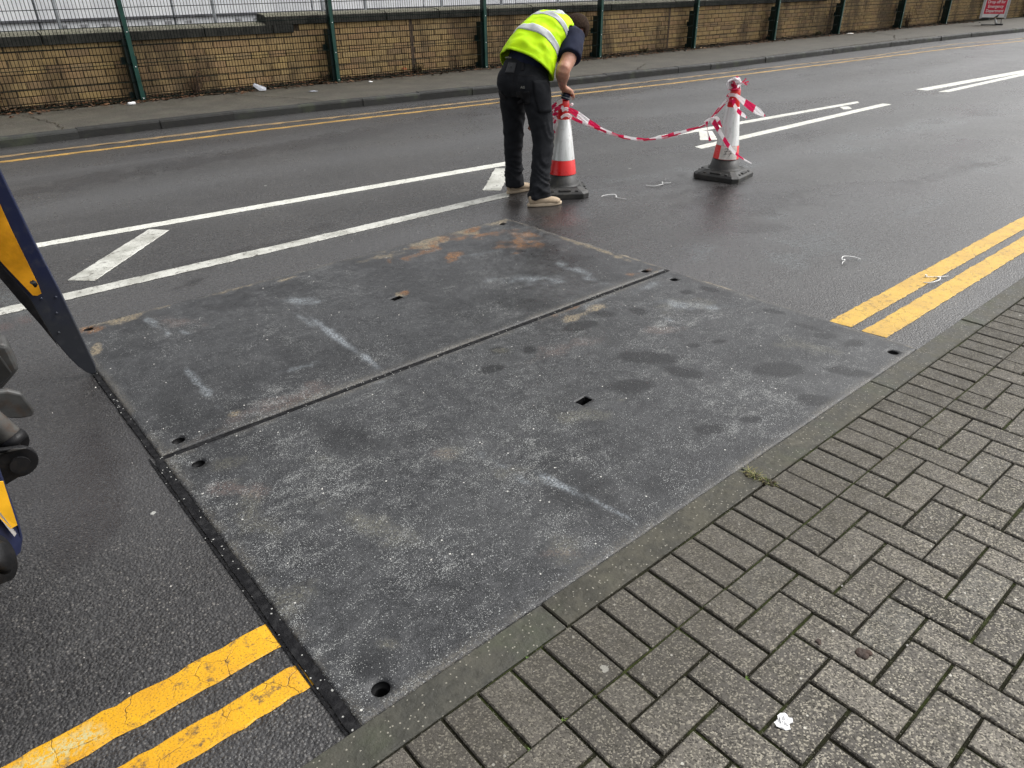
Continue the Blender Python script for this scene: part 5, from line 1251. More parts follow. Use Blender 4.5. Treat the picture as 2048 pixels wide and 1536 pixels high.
# hair: cropped cap over the back and crown of the head
def m_hair():
    b = NB('brown_hair'); p = b.pos(False); n = b.noise(b.mapped(p, (90, 90, 30)), 1.5, 4); return b.done(b.mix(b.mr(n, 0.35, 0.65), (0.020, 0.012, 0.008), (0.045, 0.029, 0.020)), 0.9, 0, b.bump(b.noise(p, 320, 3), 0.8, 0.003), 0.08)
m = MB(); vs = []; N = 36; R = 18
for i in range(R+1):
    for k in range(N):
        th = math.pi*i/R; ph = 2*math.pi*k/N   # polar axis along crown direction (+x, up)
        d = Vector((math.cos(th), math.sin(th)*math.cos(ph), math.sin(th)*math.sin(ph)))
        q = Vector((d.x*0.107, d.y*0.084, d.z*0.099))+HC+Vector((0.018, 0, 0.014)); vs.append(q)
fs = []
for i in range(R):
    for k in range(N):
        f = (i*N+k, i*N+(k+1) % N, (i+1)*N+(k+1) % N, (i+1)*N+k); c = sum((vs[j] for j in f), Vector())/4-HC
        if c.z > -0.045+0.35*max(0, -c.x) and c.x > -0.075 and not (c.x < 0.018 and c.z < 0.012 and abs(c.y) > 0.045): fs.append(f)
m.add(vs, fs); ho = m.build('hair', m_hair(), man, org=PO, smooth=True); so = ho.modifiers.new('thickness', 'SOLIDIFY'); so.thickness = 0.008; so.offset = -1
# --- vest
def vest_surface():
    nu, nv = 70, 96; P = [Vector(p) for p in SP[:7]]; Q = spline(P, 12); 
    R = [(a+0.016, b+0.016) for a, b in SR[:7]]; u0 = 1.0; pts = []
    for i in range(nu+1):
        u = u0+(6.0-u0)*i/nu; j = min(int(u*12), len(Q)-2); fr = u*12-j; c = Q[j].lerp(Q[j+1], fr); t = (Q[min(j+3, len(Q)-1)]-Q[max(j-3, 0)]).normalized()
        ra = np.interp(u, range(7), [r[0] for r in R]); rb = np.interp(u, range(7), [r[1] for r in R])
        s = Vector((0, 1, 0)); s = (s-t*t.dot(s)).normalized(); f = s.cross(t)      # f points to the belly or back
        if f.z > 0: f = -f
        row = []
        for k in range(nv):
            a = 2*math.pi*k/nv; q = c+s*math.cos(a)*ra+f*math.sin(a)*rb
            fl = 1-i/nu; dr = 0.5-0.5*math.sin(-a) if False else max(0.0, math.sin(a)*0.5+0.5)     # belly side droops
            low = max(0, 1-(u-u0)/2.0)
            q = q+Vector((0.02*low*abs(math.cos(a)) - 0.045*low*(1-dr), 0, -0.10*low*dr**1.2 - 0.035*low*abs(math.cos(a))**2))+s*math.cos(a)*0.040*low
            q = q+(s*math.cos(a)+f*math.sin(a))*(0.012*low+0.004*mnoise.noise(Vector((q.x*11, q.y*9, q.z*5)))*2)
            q += (s*math.cos(a)+f*math.sin(a))*(0.009*(1-2.4*abs(mnoise.noise(Vector((q.x*5+q.z*4, q.y*11, q.z*5-q.x*3)))))+0.004*(1-2.4*abs(mnoise.noise(Vector((q.x*15, q.y*9+q.x*12, q.z*17))))))
            row.append(q)
        pts.append(row)
    return pts, nu, nv, u0
VP, nu, nv, u0 = vest_surface()
def vest_piece(name, test, mat, off, parent, th):
    vs = []; fs = []; C = {}
    flat = [q for r in VP for q in r]
    nrm = []
    for i in range(nu+1):
        for k in range(nv):
            a = VP[min(i+1, nu)][k]-VP[max(i-1, 0)][k]; b = VP[i][(k+1) % nv]-VP[i][k-1]; n = a.cross(b).normalized(); cc = Vector(np.mean([tuple(q) for q in VP[i][::24]], axis=0))
            if n.dot(VP[i][k]-cc) < 0: n = -n
            nrm.append(n)
    for i in range(nu):
        for k in range(nv):
            idx = (i*nv+k, i*nv+(k+1) % nv, (i+1)*nv+(k+1) % nv, (i+1)*nv+k); c = sum((flat[j] for j in idx), Vector())/4
            if test(i/nu, k/nv, c): fs.append(idx)
    use = sorted(set(j for f in fs for j in f)); mp = {j: n for n, j in enumerate(use)}
    me = mk_mesh(name, [tuple(flat[j]+nrm[j]*off-(PO if parent is man else PO)) for j in use], [tuple(mp[j] for j in f) for f in fs], mat, True)
    bmm = bmesh.new(); bmm.from_mesh(me); bmesh.ops.recalc_face_normals(bmm, faces=bmm.faces); bmm.to_mesh(me); bmm.free()
    o = link(name, me, parent); so = o.modifiers.new('thickness', 'SOLIDIFY'); so.thickness = th; so.offset = 0
    return o
def armhole(c): return (c-RSH).length < 0.118 and c.y < 4.36 and c.z < 1.275 or (c-LSH).length < 0.11 and c.y > 4.56 and c.z < 1.29
def va_(v): return abs(((v-0.75+0.5) % 1)-0.5)*2*math.pi     # angle from the middle of the back
vest = vest_piece('vest', lambda u, v, c: u < 0.86 and not armhole(c), A_HV, 0.0, man, 0.004)
for (a, b) in ((0.24, 0.32), (0.52, 0.60)):
    vest_piece('reflective_band', lambda u, v, c: a < u < b and not armhole(c), A_REF, 0.0035, vest, 0.0015)
for sgn in (-1, 1):
    vest_piece('reflective_brace', lambda u, v, c: 0.60 <= u < 0.85 and abs((c.y-4.457)-sgn*0.075) < 0.026 and c.z > 1.25, A_REF, 0.0035, vest, 0.0015)
vest_piece('piping', lambda u, v, c: u < 0.02, A_HV2, 0.002, vest, 0.005)
# --- details projected on to the trousers
def patch(name, corners, mat, parent, bv, nrm, off=0.003, n=10, th=0.003):
    """corners a,b,c,d in space; each point is pushed along -nrm on to the cloth"""
    a, b, c, d = [Vector(q) for q in corners]; nrm = Vector(nrm).normalized(); vs = []
    for i in range(n+1):
        for k in range(n+1):
            q = a.lerp(b, k/n).lerp(d.lerp(c, k/n), i/n); h = bv.ray_cast(q+nrm*0.35, -nrm)
            p = (h[0]+nrm*off) if h[0] is not None else q; vs.append(p-PO)
    me = mk_mesh(name, vs, [(i*(n+1)+k, i*(n+1)+k+1, (i+1)*(n+1)+k+1, (i+1)*(n+1)+k) for i in range(n) for k in range(n)], mat, True)
    o = link(name, me, parent); so = o.modifiers.new('thickness', 'SOLIDIFY'); so.thickness = th; so.offset = 0; return o
bk = -fd
def P3(x, y, z): return pel(x, y, z)
A_LEATH = simple('black_patch', (0.016, 0.017, 0.019), 0.55, 0, 0.2, 30); A_GLET = simple('grey_stitching', (0.10, 0.11, 0.11), 0.6); A_PALE = simple('pale_stitching', (0.25, 0.25, 0.22), 0.6)
patch('waist_patch', [P3(-.2, 0.065, 1.045), P3(-.2, -0.015, 1.045), P3(-.2, -0.010, 0.975), P3(-.2, 0.075, 0.975)], A_LEATH, tro_o, tro_bv, bk, 0.004)
patch('belt_loop', [P3(-.2, -0.105, 1.045), P3(-.2, -0.125, 1.045), P3(-.2, -0.125, 0.995), P3(-.2, -0.105, 0.995)], A_TBK, tro_o, tro_bv, bk-ls*0.5, 0.006, 5, 0.006)
patch('back_pocket', [P3(-.2, -0.045, 0.845), P3(-.2, -0.165, 0.855), P3(-.2, -0.165, 0.765), P3(-.2, -0.045, 0.755)], A_TBK, tro_o, tro_bv, bk-ls*0.35, 0.004)
patch('back_pocket', [P3(-.2, 0.175, 0.845), P3(-.2, 0.105, 0.845), P3(-.2, 0.105, 0.775), P3(-.2, 0.17, 0.775)], A_TBK, tro_o, tro_bv, bk, 0.004)
patch('holster_pocket', [P3(-.15, -0.25, 0.93), P3(0.0, -0.25, 0.93), P3(0.02, -0.25, 0.70), P3(-.10, -0.25, 0.70)], A_TRO, tro_o, tro_bv, -ls+bk*0.3, 0.008, 10, 0.006)
patch('seat_seam', [P3(-.2, 0.003, 0.97), P3(-.2, -0.003, 0.97), P3(-.2, -0.003, 0.80), P3(-.2, 0.003, 0.80)], A_TBK, tro_o, tro_bv, bk, 0.001, 10, 0.002)
patch('yoke_seam', [P3(-.2, 0.16, 0.965), P3(-.2, -0.16, 0.965), P3(-.2, -0.16, 0.960), P3(-.2, 0.16, 0.960)], A_TBK, tro_o, tro_bv, bk, 0.001, 20, 0.002)
# badge ring on the waist patch, small pale word above the pocket
def on_cloth(q, nrm, bv, off): nrm = Vector(nrm).normalized(); h = bv.ray_cast(Vector(q)+nrm*0.35, -nrm); return (h[0]+nrm*off if h[0] is not None else Vector(q)), nrm
c, nn = on_cloth(P3(-.2, 0.028, 1.010), bk, tro_bv, 0.0072)
m = MB(); m.tube([tuple(c+ls*0.013*math.cos(a)+Vector((0, 0, 1))*0.015*math.sin(a)-PO) for a in np.linspace(0, 2*math.pi, 17)], 0.0012, 5); m.tube([tuple(c+ls*0.006-PO+Vector((0, 0, .008))), tuple(c-PO-Vector((0, 0, .008))), tuple(c-ls*0.006-PO+Vector((0, 0, .008)))], 0.0012, 5); m.build('badge', A_GLET, tro_o)
c, nn = on_cloth(P3(-.2, -0.115, 0.875), bk-ls*0.35, tro_bv, 0.006)
xa = -(ls*0.94+bk*0.33).normalized(); Mx = Matrix((xa, Vector((0, 0, 1)), xa.cross(Vector((0, 0, 1))))).transposed()
tx = text_mesh('lettering', 'AIS', 0.024, A_PALE, tro_o, c-PO-xa*0.0, Mx.to_euler(), 0.001)
c, nn = on_cloth((3.78, 4.47, 1.075), bk, shirt_bv, 0.004)
m = MB()
for k, w in enumerate((0.02, 0.012, 0.02, 0.0, 0.0, 0.014, 0.010)):
    if w: q = c-ls*(0.019*k-0.045)-PO; m.box(q.x-0.002, q.x+0.002, q.y-w/2, q.y+w/2, q.z-0.006, q.z+0.002+0.004*(k % 2))
m.build('waistband_print', A_PALE, shirt_o)
# --- shoes
def shoe(heel, toe, seed):
    h = Vector((*heel, 0)); t_ = Vector((*toe, 0)); d = (t_-h); L = d.length; d.normalize(); s = Vector((-d.y, d.x, 0))
    up = [ell_tube([h+d*0.012+Vector((0, 0, .045)), h+d*0.05+Vector((0, 0, .05)), h+d*0.11+Vector((0, 0, .05)), h+d*0.17+Vector((0, 0, .040)), h+d*(L-.045)+Vector((0, 0, .034)), h+d*(L-.012)+Vector((0, 0, .028))],
          [(0.026, 0.034), (0.037, 0.046), (0.042, 0.045), (0.047, 0.034), (0.046, 0.027), (0.026, 0.018)], s, 20),
          ell_tube([h+d*0.075+Vector((0, 0, .05)), h+d*0.085+Vector((0, 0, .12))], [0.036, 0.032], s, 16)]
    def fl(co, nr):
        co = co.copy(); co[:, 2] = np.maximum(co[:, 2], 0.012); return co
    o, bv = fuse('shoe', up, 0.006, 3, A_SUEDE, man, fl)
    out = []
    for k in range(28):
        a = 2*math.pi*k/28; u = math.cos(a); v = math.sin(a); w = 0.047 if u > 0 else 0.040
        out.append(h+d*(L/2+u*(L/2+0.006))+s*v*w*(1-0.12*(abs(u)**3))*(1 if abs(u) < .8 else 0.95))
    vs = []; 
    for z, k in ((0.002, .97), (0.008, 1.0), (0.022, 1.0), (0.028, .96)):
        c = h+d*L/2; vs += [c+(q-c)*k+Vector((0, 0, z)) for q in out]
    m = MB(); m.add(vs, [tuple(range(28))[::-1]]+[(i*28+k, i*28+(k+1) % 28, (i+1)*28+(k+1) % 28, (i+1)*28+k) for i in range(3) for k in range(28)]+[tuple(range(84, 112))])
    m.build('sole', A_SOLE, o, org=PO, smooth=True)
    m = MB()
    for k in range(4):
        c = h+d*(0.135+0.022*k)+Vector((0, 0, 0.088-0.011*k)); m.tube([c-s*0.022-Vector((0, 0, .006)), c, c+s*0.022-Vector((0, 0, .006))], 0.0028, 6)
    m.build('lace', A_SUEDE, o, org=PO, smooth=True)
shoe((3.755, 4.245), (4.005, 4.122), 1); shoe((3.895, 4.665), (4.165, 4.650), 2)
# --- what he grips on the cone top
tl_ = thing('hand_tool', 'small dark navy object gripped on top of the cone by the worker', 'tool', (4.248, 4.345, 0.745))
m = MB(); m.tube([(0, 0, 0.0), (0.001, 0, 0.006), (0.004, -0.003, 0.034), (0.008, -0.005, 0.050), (0.010, -0.006, 0.054)], [0.030, 0.036, 0.037, 0.034, 0.022], 20); m.build('body', simple('navy_plastic', (0.008, 0.014, 0.045), 0.3, 0, 0.2), tl_, smooth=True)
m = MB(); m.tube([(0.002, -0.001, 0.016), (0.0035, -0.002, 0.022)], [0.0375, 0.0378], 20); m.build('pale_ring', A_GREY, tl_, smooth=True)
# ---------------------------------------------------------------- lifting machine at the left edge
A_BLUE = simple('navy_paint', (0.011, 0.016, 0.052), 0.4, 0.1, 0.3, 5, 0.15, 60, dirt=((0.03, 0.035, 0.05), 0.6))
def m_blade():
    b = NB('navy_paint_worn_to_steel'); p = b.pos(); s = b.n('ShaderNodeSeparateXYZ'); b.l(p, s.inputs[0])
    f = b.math('ADD', s.outputs[2], b.math('MULTIPLY', b.noise(p, 7, 5, 0.6), 0.35))
    n = b.noise(p, 20, 5, 0.65)
    c = b.mix(b.mr(f, 0.42, 0.75), (0.032, 0.035, 0.042), (0.011, 0.017, 0.055)); c = b.mix(b.mr(n, 0.5, 0.72, 0, 0.4), c, (0.07, 0.072, 0.078))
    c = b.mix(b.mr(b.noise(p, 90, 3), 0.66, 0.74, 0, 0.7), c, (0.015, 0.013, 0.012))
    return b.done(c, 0.42, 0.15, b.bump(n, 0.15, 0.003), 0.5)
A_BLADE = m_blade()
A_OR = simple('orange_reflective_panel', (0.62, 0.27, 0.006), 0.35, 0, 0.28, 9, 0.25, 40, dirt=((0.45, 0.15, 0.01), 0.4))
A_DK = simple('oily_black_steel', (0.007, 0.007, 0.008), 0.5, 0.0, 0.4, 9, 0.3, spec=0.3, dirt=((0.03, 0.025, 0.02), 0.5)); A_GRM = simple('grey_machine_metal', (0.060, 0.060, 0.058), 0.5, 0.3, 0.35, 9, 0.2, 50, dirt=((0.06, 0.035, 0.02), 0.5))
A_YST = simple('yellow_stripe', (0.70, 0.36, 0.01), 0.4, 0, 0.15, 9, 0.1); A_SIL = simple('silver_stripe', (0.4, 0.38, 0.36), 0.4, 0.2, 0.1)
MO_ = (-0.6, 3.0, 0)
mach = thing('lifting_machine', 'blue and yellow plant machine at the left edge with a pointed arm over the plates', 'machine', MO_)
def pan(name, pts, mat, n, th, parent=mach, bev=0.004):
    m = MB(); n = Vector(n).normalized(); m.prism([Vector(p) for p in pts], n*th); o = m.build(name, mat, parent, org=MO_ if parent is mach else (0, 0, 0))
    bmm = bmesh.new(); bmm.from_mesh(o.data); bmesh.ops.recalc_face_normals(bmm, faces=bmm.faces); bmm.to_mesh(o.data); bmm.free()
    if bev: bevel_mod(o, bev, 2)
    return o
blade = pan('pointed_arm', [(0.24, 3.493, 1.75), (0.285, 3.485, 1.25), (0.316, 3.478, 0.937), (0.344, 3.472, 0.649), (0.374, 3.466, 0.42), (0.410, 3.459, 0.045), (0.404, 3.461, 0.012), (0.388, 3.464, 0.010), (0.37, 3.467, 0.023), (0.345, 3.472, 0.063), (0.32, 3.477, 0.123), (0.269, 3.487, 0.283), (0.224, 3.496, 0.411), (0.189, 3.503, 0.521), (0.05, 3.53, 0.93), (-0.2, 3.58, 1.75)], A_BLADE, (0.2, 1, 0), 0.035)
e = Vector((-0.2, -1, 0)).normalized()
# folded dark lip along the lower edge
lip = pan('edge_lip', [(0.300, 3.480, 0.178), (0.269, 3.487, 0.283), (0.224, 3.496, 0.411), (0.189, 3.503, 0.521), (0.05, 3.53, 0.93), (-0.2, 3.58, 1.75), (-0.17, 3.574, 1.75), (0.078, 3.525, 0.955), (0.214, 3.497, 0.560), (0.262, 3.488, 0.425)], A_DK, e, 0.010, bev=0.002)
pan('orange_panel', [(0.255, 3.478, 1.05), (0.277, 3.474, 0.815), (0.283, 3.472, 0.719), (0.306, 3.468, 0.478), (0.307, 3.468, 0.430), (0.290, 3.471, 0.424), (0.275, 3.474, 0.428), (0.213, 3.486, 0.585), (0.09, 3.51, 1.0)], A_OR, e, 0.004, bev=0)
m = MB(); rk = random.Random(3)
m.prism([(0.2855+0.026*math.cos(k*0.35)*rk.uniform(.55, 1.1), 3.4712-0.2*0.026*math.cos(k*0.35)-0.0005, 0.478+0.018*math.sin(k*0.35)*rk.uniform(.5, 1.15)) for k in range(18)], (0, -0.0025, 0))
m.build('scraped_patch', A_DK, mach, org=MO_, smooth=True)
for (x, y, z) in ((0.335, 3.470, 0.33), (0.352, 3.4665, 0.40), (0.318, 3.474, 0.24), (0.30, 3.4775, 0.405)):
    m = MB(); m.ball((x, y-0.002, z), (0.006, 0.003, 0.006), 6); m.build('rivet', A_BLADE, mach, org=MO_, smooth=True)
# mirror-like lamp housing
def quadbox(name, pts, mat, n, th, bev=0.012): return pan(name, pts, mat, n, th, bev=bev)
quadbox('lamp_housing', [(-0.10, 2.72, 0.50), (0.075, 2.70, 0.540), (0.097, 2.70, 0.528), (0.103, 2.70, 0.435), (0.025, 2.70, 0.372), (-0.10, 2.72, 0.30)], A_GRM, (0.1, 1, 0.1), 0.09)
pan('lamp_lens', [(-0.09, 2.692, 0.485), (0.066, 2.672, 0.515), (0.080, 2.672, 0.446), (0.022, 2.675, 0.400), (-0.09, 2.69, 0.325)], simple('dull_lens', (0.022, 0.022, 0.021), 0.4, 0, 0.25, 6), (0, -1, 0), 0.012, bev=0.005)
quadbox('mudguard_plate', [(-0.15, 2.60, 0.452), (0.048, 2.60, 0.415), (0.080, 2.60, 0.39), (0.096, 2.60, 0.318), (0.085, 2.60, 0.303), (0.049, 2.60, 0.309), (-0.01, 2.60, 0.338), (-0.15, 2.60, 0.36)], A_GRM, (0.0, 1, 0.5), 0.02, 0.006)
m = MB(); m.tube([(-0.16, 2.52, 0.66), (-0.06, 2.46, 0.50), (0.012, 2.405, 0.335)], 0.034, 20); m.build('hydraulic_cylinder', simple('scuffed_grey_cylinder', (0.15, 0.145, 0.135), 0.45, 0.2, 0.3, 9, 0.2, 50, dirt=((0.12, 0.06, 0.03), 0.5)), mach, org=MO_, smooth=True)
m = MB(); m.tube([(0.004, 2.412, 0.350), (0.016, 2.402, 0.325)], 0.037, 20); m.build('cylinder_gland', A_DK, mach, org=MO_, smooth=True)
m = MB()
for y in (2.30, 2.44):
    c = (0.000, y, 0.315); pts = []
    for k in range(13): a = -1.9+3.3*k/12; pts.append((c[0]+0.050*math.cos(a), y, c[2]+0.050*math.sin(a)))
    pts += [(-0.25, y, 0.43), (-0.25, y, 0.20)]
    m.prism(pts, (0, 0.018, 0))
o = m.build('pivot_lug', A_DK, mach, org=MO_); bevel_mod(o, 0.003, 2)
m = MB(); m.tube([(0.0, 2.285, 0.315), (0.0, 2.475, 0.315)], 0.022, 16); m.tube([(0.0, 2.280, 0.315), (0.0, 2.286, 0.315)], 0.027, 16); m.build('pivot_pin', A_DK, mach, org=MO_, smooth=False)
m = MB(); m.prism([(-0.10, 2.297, 0.36), (0.0, 2.297, 0.367), (0.03, 2.297, 0.357), (-0.10, 2.297, 0.366+0.012)], (0, -0.006, 0)); m.build('wear_strip', A_GRM, mach, org=MO_)
# body panel with stripes, and the chassis added out of the picture
bp = [(-0.045, 2.02, 0.46), (-0.054, 2.0, 0.295), (-0.060, 2.0, 0.250), (-0.076, 2.0, 0.212), (-0.14, 1.96, 0.20), (-0.5, 1.8, 0.20), (-0.5, 1.8, 0.52), (-0.12, 2.0, 0.52)]
pan('body_panel', bp, A_BLUE, (0.1, 1, 0), 0.02, bev=0.004)
en = Vector((0.4, -1, 0)).normalized()
def off(p, k): return (p[0]+en.x*k*0, p[1]-k, p[2])
pan('yellow_stripe', [off(p, .004) for p in [(-0.066, 1.995, 0.45), (-0.047, 2.0, 0.44), (-0.058, 2.0, 0.302), (-0.074, 1.99, 0.305), (-0.088, 1.985, 0.36)]], A_YST, (0, -1, 0), 0.004, bev=0)
pan('silver_stripe', [off(p, .006) for p in [(-0.093, 1.985, 0.40), (-0.085, 1.985, 0.40), (-0.067, 1.995, 0.282), (-0.074, 1.99, 0.278)]], A_SIL, (0, -1, 0), 0.003, bev=0)
m = MB(); m.tube([(-0.20, 1.86, 0.315), (-0.11, 1.82, 0.340)], [0.062, 0.062], 24); m.tube([(-0.11, 1.82, 0.34), (-0.095, 1.813, 0.344)], [0.045, 0.03], 24); m.build('roller', A_DK, mach, org=MO_, smooth=True)
m = MB(); m.box(-2.1, -0.42, 1.2, 4.2, 0.36, 1.9); bevel_mod(m.build('unseen_chassis', A_BLUE, mach, org=MO_), 0.03, 2)  # unseen body, enlarged to block sky and shade the near-left road
m = MB(); m.box(-1.8, -0.48, 1.3, 4.0, 0.22, 0.36); m.prism([(-0.5, 3.52, 2.0), (-0.25, 3.58, 1.76), (0.24, 3.50, 1.76), (0.2, 3.5, 1.95)], (0, 0.05, 0)); m.box(-0.8, -0.2, 3.5, 3.7, 1.55, 1.9); bevel_mod(m.build('frame', A_DK, mach, org=MO_), 0.02, 2)
for (x, y) in ((-0.66, 2.9), (-0.62, 3.8), (-1.7, 2.5), (-1.7, 3.8)):
    m = MB(); m.tube([(x-0.13, y, 0.36), (x-0.12, y, 0.36), (x+0.12, y, 0.36), (x+0.13, y, 0.36)], [0.31, 0.36, 0.36, 0.31], 32); w = m.build('wheel', A_RUBBER, mach, org=MO_, smooth=False)
    m = MB(); m.tube([(x-0.135, y, 0.36), (x+0.135, y, 0.36)], 0.2, 24); m.build('rim', A_YST, w, org=MO_)

# ---------------------------------------------------------------- small things lying about
A_TIE = simple('white_nylon', (0.80, 0.80, 0.78), 0.4, 0, 0.05)
def tie(label, P, tailp):
    c = Vector(P[0]); t = thing('cable_tie', label, 'cable tie', c, 'cut white cable ties on the road')
    m = MB(); m.tube([Vector(q)-c for q in spline(P, 6)], 0.0030, 6); m.build('strap', A_TIE, t, smooth=True)
    m = MB(); m.tube([Vector(q)-c for q in tailp], 0.0024, 6); p = Vector(tailp[0])-c; m.box(p.x-.006, p.x+.006, p.y-.005, p.y+.005, 0.001, 0.012); m.build('strap_head', A_TIE, t)
    return t
Z = 0.008
tie('cut white cable tie on the road between the two cones, nearer the worker', [(4.385, 4.035, Z), (4.42, 4.03, Z+.006), (4.484, 3.985, Z+.01), (4.48, 3.955, Z), (4.448, 3.931, Z)], [(4.448, 3.931, Z), (4.455, 3.90, Z), (4.475, 3.842, Z)])
tie('curved white cable tie on the brown damp patch just left of the lone cone', [(4.94, 4.03, Z), (4.97, 3.965, Z), (5.01, 3.935, Z+.008), (5.07, 3.95, Z), (5.10, 3.98, Z)], [(5.10, 3.98, Z), (5.13, 3.96, Z), (5.17, 3.94, Z)])
tie('hooked white cable tie on bare road left of the right hand yellow lines', [(4.422, 1.857, Z), (4.41, 1.90, Z+.008), (4.37, 1.94, Z+.012), (4.335, 1.935, Z+.006), (4.315, 1.91, Z)], [(4.315, 1.91, Z), (4.29, 1.905, Z), (4.253, 1.891, Z)])
tie('looped white cable tie lying across the right hand double yellow lines', [(4.30, 1.425, Z), (4.315, 1.393, Z+.004), (4.37, 1.372, Z+.01), (4.425, 1.388, Z+.008), (4.435, 1.42, Z)], [(4.40, 1.455, Z), (4.435, 1.42, Z), (4.505, 1.373, Z)])
# crumpled paper
def crumple(name, label, cat, c, r, mat, seed, flat=0.5, rag=0.5):
    rr = random.Random(seed); m = MB(); n = 7; N = 13; vs = []
    for i in range(n):
        for k in range(N):
            a = 2*math.pi*k/N+i*0.25; q = r*(i+0.4)/n*(1+rag*rr.uniform(-.3, .4)); vs.append((q*math.cos(a), q*math.sin(a)*0.85, max(0.001, r*flat*rr.uniform(0.05, 1)*(1-(i/n)**2))))
    m.add(vs, [(i*N+k, i*N+(k+1) % N, (i+1)*N+(k+1) % N, (i+1)*N+k) for i in range(n-1) for k in range(N)]+[tuple(range(N))[::-1]])
    o = m.build(name, mat, None, c); setp(o, label, cat)
    so = o.modifiers.new('thickness', 'SOLIDIFY'); so.thickness = 0.0008
    return o
A_PAPER = simple('white_paper', (0.80, 0.80, 0.80), 0.6, 0, 0.05)
paper = crumple('crumpled_paper', 'torn scrap of crumpled white paper on the paving blocks at lower right', 'paper', (1.160, 0.420, 0.022), 0.020, A_PAPER, 4, 0.55, 1.1)
A_DUNG = simple('dark_brown_clump', (0.045, 0.028, 0.020), 0.8, 0, 0.4, 40, 0.8, 150)
def clump(label, c, r, seed):
    rr = random.Random(seed); m = MB()
    for k in range(7): m.ball((rr.uniform(-r, r)*0.6, rr.uniform(-r, r)*0.5, 0.002), (r*rr.uniform(.4, .7), r*rr.uniform(.35, .6), r*0.22), 6)
    o = m.build('dirt_clump', A_DUNG, None, c, smooth=True); setp(o, label, 'dirt', 'flattened brown clumps on the paving')
clump('larger flattened dark brown clump on the paving blocks', (1.492, 0.395, 0.021), 0.020, 1)
clump('smaller round dark brown clump on the paving, left of the larger one', (1.437, 0.487, 0.021), 0.0095, 2)
# grass tuft in the kerb joint
def m_grass(name, c1, c2):
    b = NB(name); oi = b.noise(b.pos(), 60, 2); return b.done(b.mix(b.mr(oi, 0.35, 0.65), c1, c2), 0.6, 0, None, 0.3)
A_GR1 = m_grass('dry_and_green_grass', (0.075, 0.10, 0.02), (0.30, 0.26, 0.11)); A_GR2 = m_grass('seedling_green', (0.07, 0.13, 0.02), (0.13, 0.18, 0.035))
A_TWIG = simple('dry_twig', (0.11, 0.065, 0.04), 0.8, 0, 0.4, 20); A_MOSSC = simple('mossy_soil', (0.035, 0.028, 0.014), 0.95, 0, 0.5, 60, 1.0, 200)
TO = (1.945, 0.985, 0.02)
tuft = thing('grass_tuft', 'small tuft of dry grass and moss growing in the kerb joint', 'grass', TO)
m = MB(); rr = random.Random(8)
for k in range(26):
    t = rr.uniform(-1, 1); m.ball((rr.uniform(-.013, .013)-0.004*t, t*0.052, -0.004), (rr.uniform(.007, .014), rr.uniform(.008, .014), rr.uniform(.008, .014)), 5)
m.build('moss_cushion', A_MOSSC, tuft, smooth=True)
m = MB()
for k in range(150):
    t = rr.uniform(-0.055, 0.060); b0 = Vector((rr.uniform(-.012, .012), t, 0)); a = rr.uniform(0, 6.28); L = rr.uniform(.012, .045)*(1 if t > 0.01 else 0.6)
    d = Vector((math.cos(a), math.sin(a), rr.uniform(.2, 1.1))).normalized(); s = Vector((-math.sin(a), math.cos(a), 0))*0.0009
    p1 = b0+d*L*.5; p2 = b0+d*L*0.9+Vector((math.cos(a), math.sin(a), -0.4))*L*.2
    m.add([b0-s, b0+s, p1+s, p1-s, p2], [(0, 1, 2, 3), (3, 2, 4)])
m.build('blades', A_GR1, tuft)
# seedlings in paving joints
seeds = [(0.670, 0.757), (0.994, 0.640), (0.90, 0.72), (1.06, 0.60), (0.78, 0.765), (1.2, 0.55), (0.585, 0.80), (1.33, 0.755), (0.83, 0.948), (1.42, 0.64)]
for k, (x, y) in enumerate(seeds):
    m = MB(); rr = random.Random(k)
    for q in range(7):
        a = rr.uniform(0, 6.28); L = rr.uniform(.006, .013); d = Vector((math.cos(a), math.sin(a), .35)); s = Vector((-math.sin(a), math.cos(a), 0))*0.0014
        m.add([(0, 0, 0), d*L*.6-s, d*L, d*L*.6+s], [(0, 1, 2, 3)])
    o = m.build('seedling', A_GR2, None, (x, y, TH-0.006)); setp(o, 'tiny green seedling sprouting from a mossy joint between paving blocks', 'plant', 'seedlings in the paving joints')
# leaf litter along the foot of the wall
def m_leaf():
    b = NB('dead_leaves'); n = b.vor(b.pos(), 14); s = b.n('ShaderNodeSeparateColor'); b.l(n['Color'], s.inputs[0])
    c = b.ramp(s.outputs[0], [(0, (0.03, 0.018, 0.012)), (0.5, (0.075, 0.038, 0.02)), (0.8, (0.14, 0.065, 0.028)), (1, (0.24, 0.16, 0.09))]); return b.done(c, 0.8, 0, None, 0.3)
A_LEAF = m_leaf()
m = MB(); rr = random.Random(12)
for k in range(15000):
    x = -5+38*rr.random()**1.25; dens = 0.35+0.65*(mnoise.noise(Vector((x*0.7, 1, 3)))*0.5+0.5)
    if rr.random() > dens: continue
    y = interp(x, WL)-abs(rr.gauss(0, 0.19))-0.01; z = 0.112+0.05*rr.random()*max(0, 1-(interp(x, WL)-y)/0.35); s = rr.uniform(.014, .05); a = rr.uniform(0, 6.28)
    u = Vector((math.cos(a), math.sin(a), rr.uniform(-.4, .4)))*s; v = Vector((-math.sin(a), math.cos(a), rr.uniform(-.4, .4)))*s*0.6; c = Vector((x, y, z+0.006))
    m.add([c-u, c-v*.8+u*.1, c+u, c+v+u*.1], [(0, 1, 2, 3)])
lo = m.build('leaf_litter', A_LEAF); setp(lo, 'brown dead leaves and debris drifted along the foot of the brick wall', 'leaves', None, 'stuff')
m = MB(); vs = []; n = 300
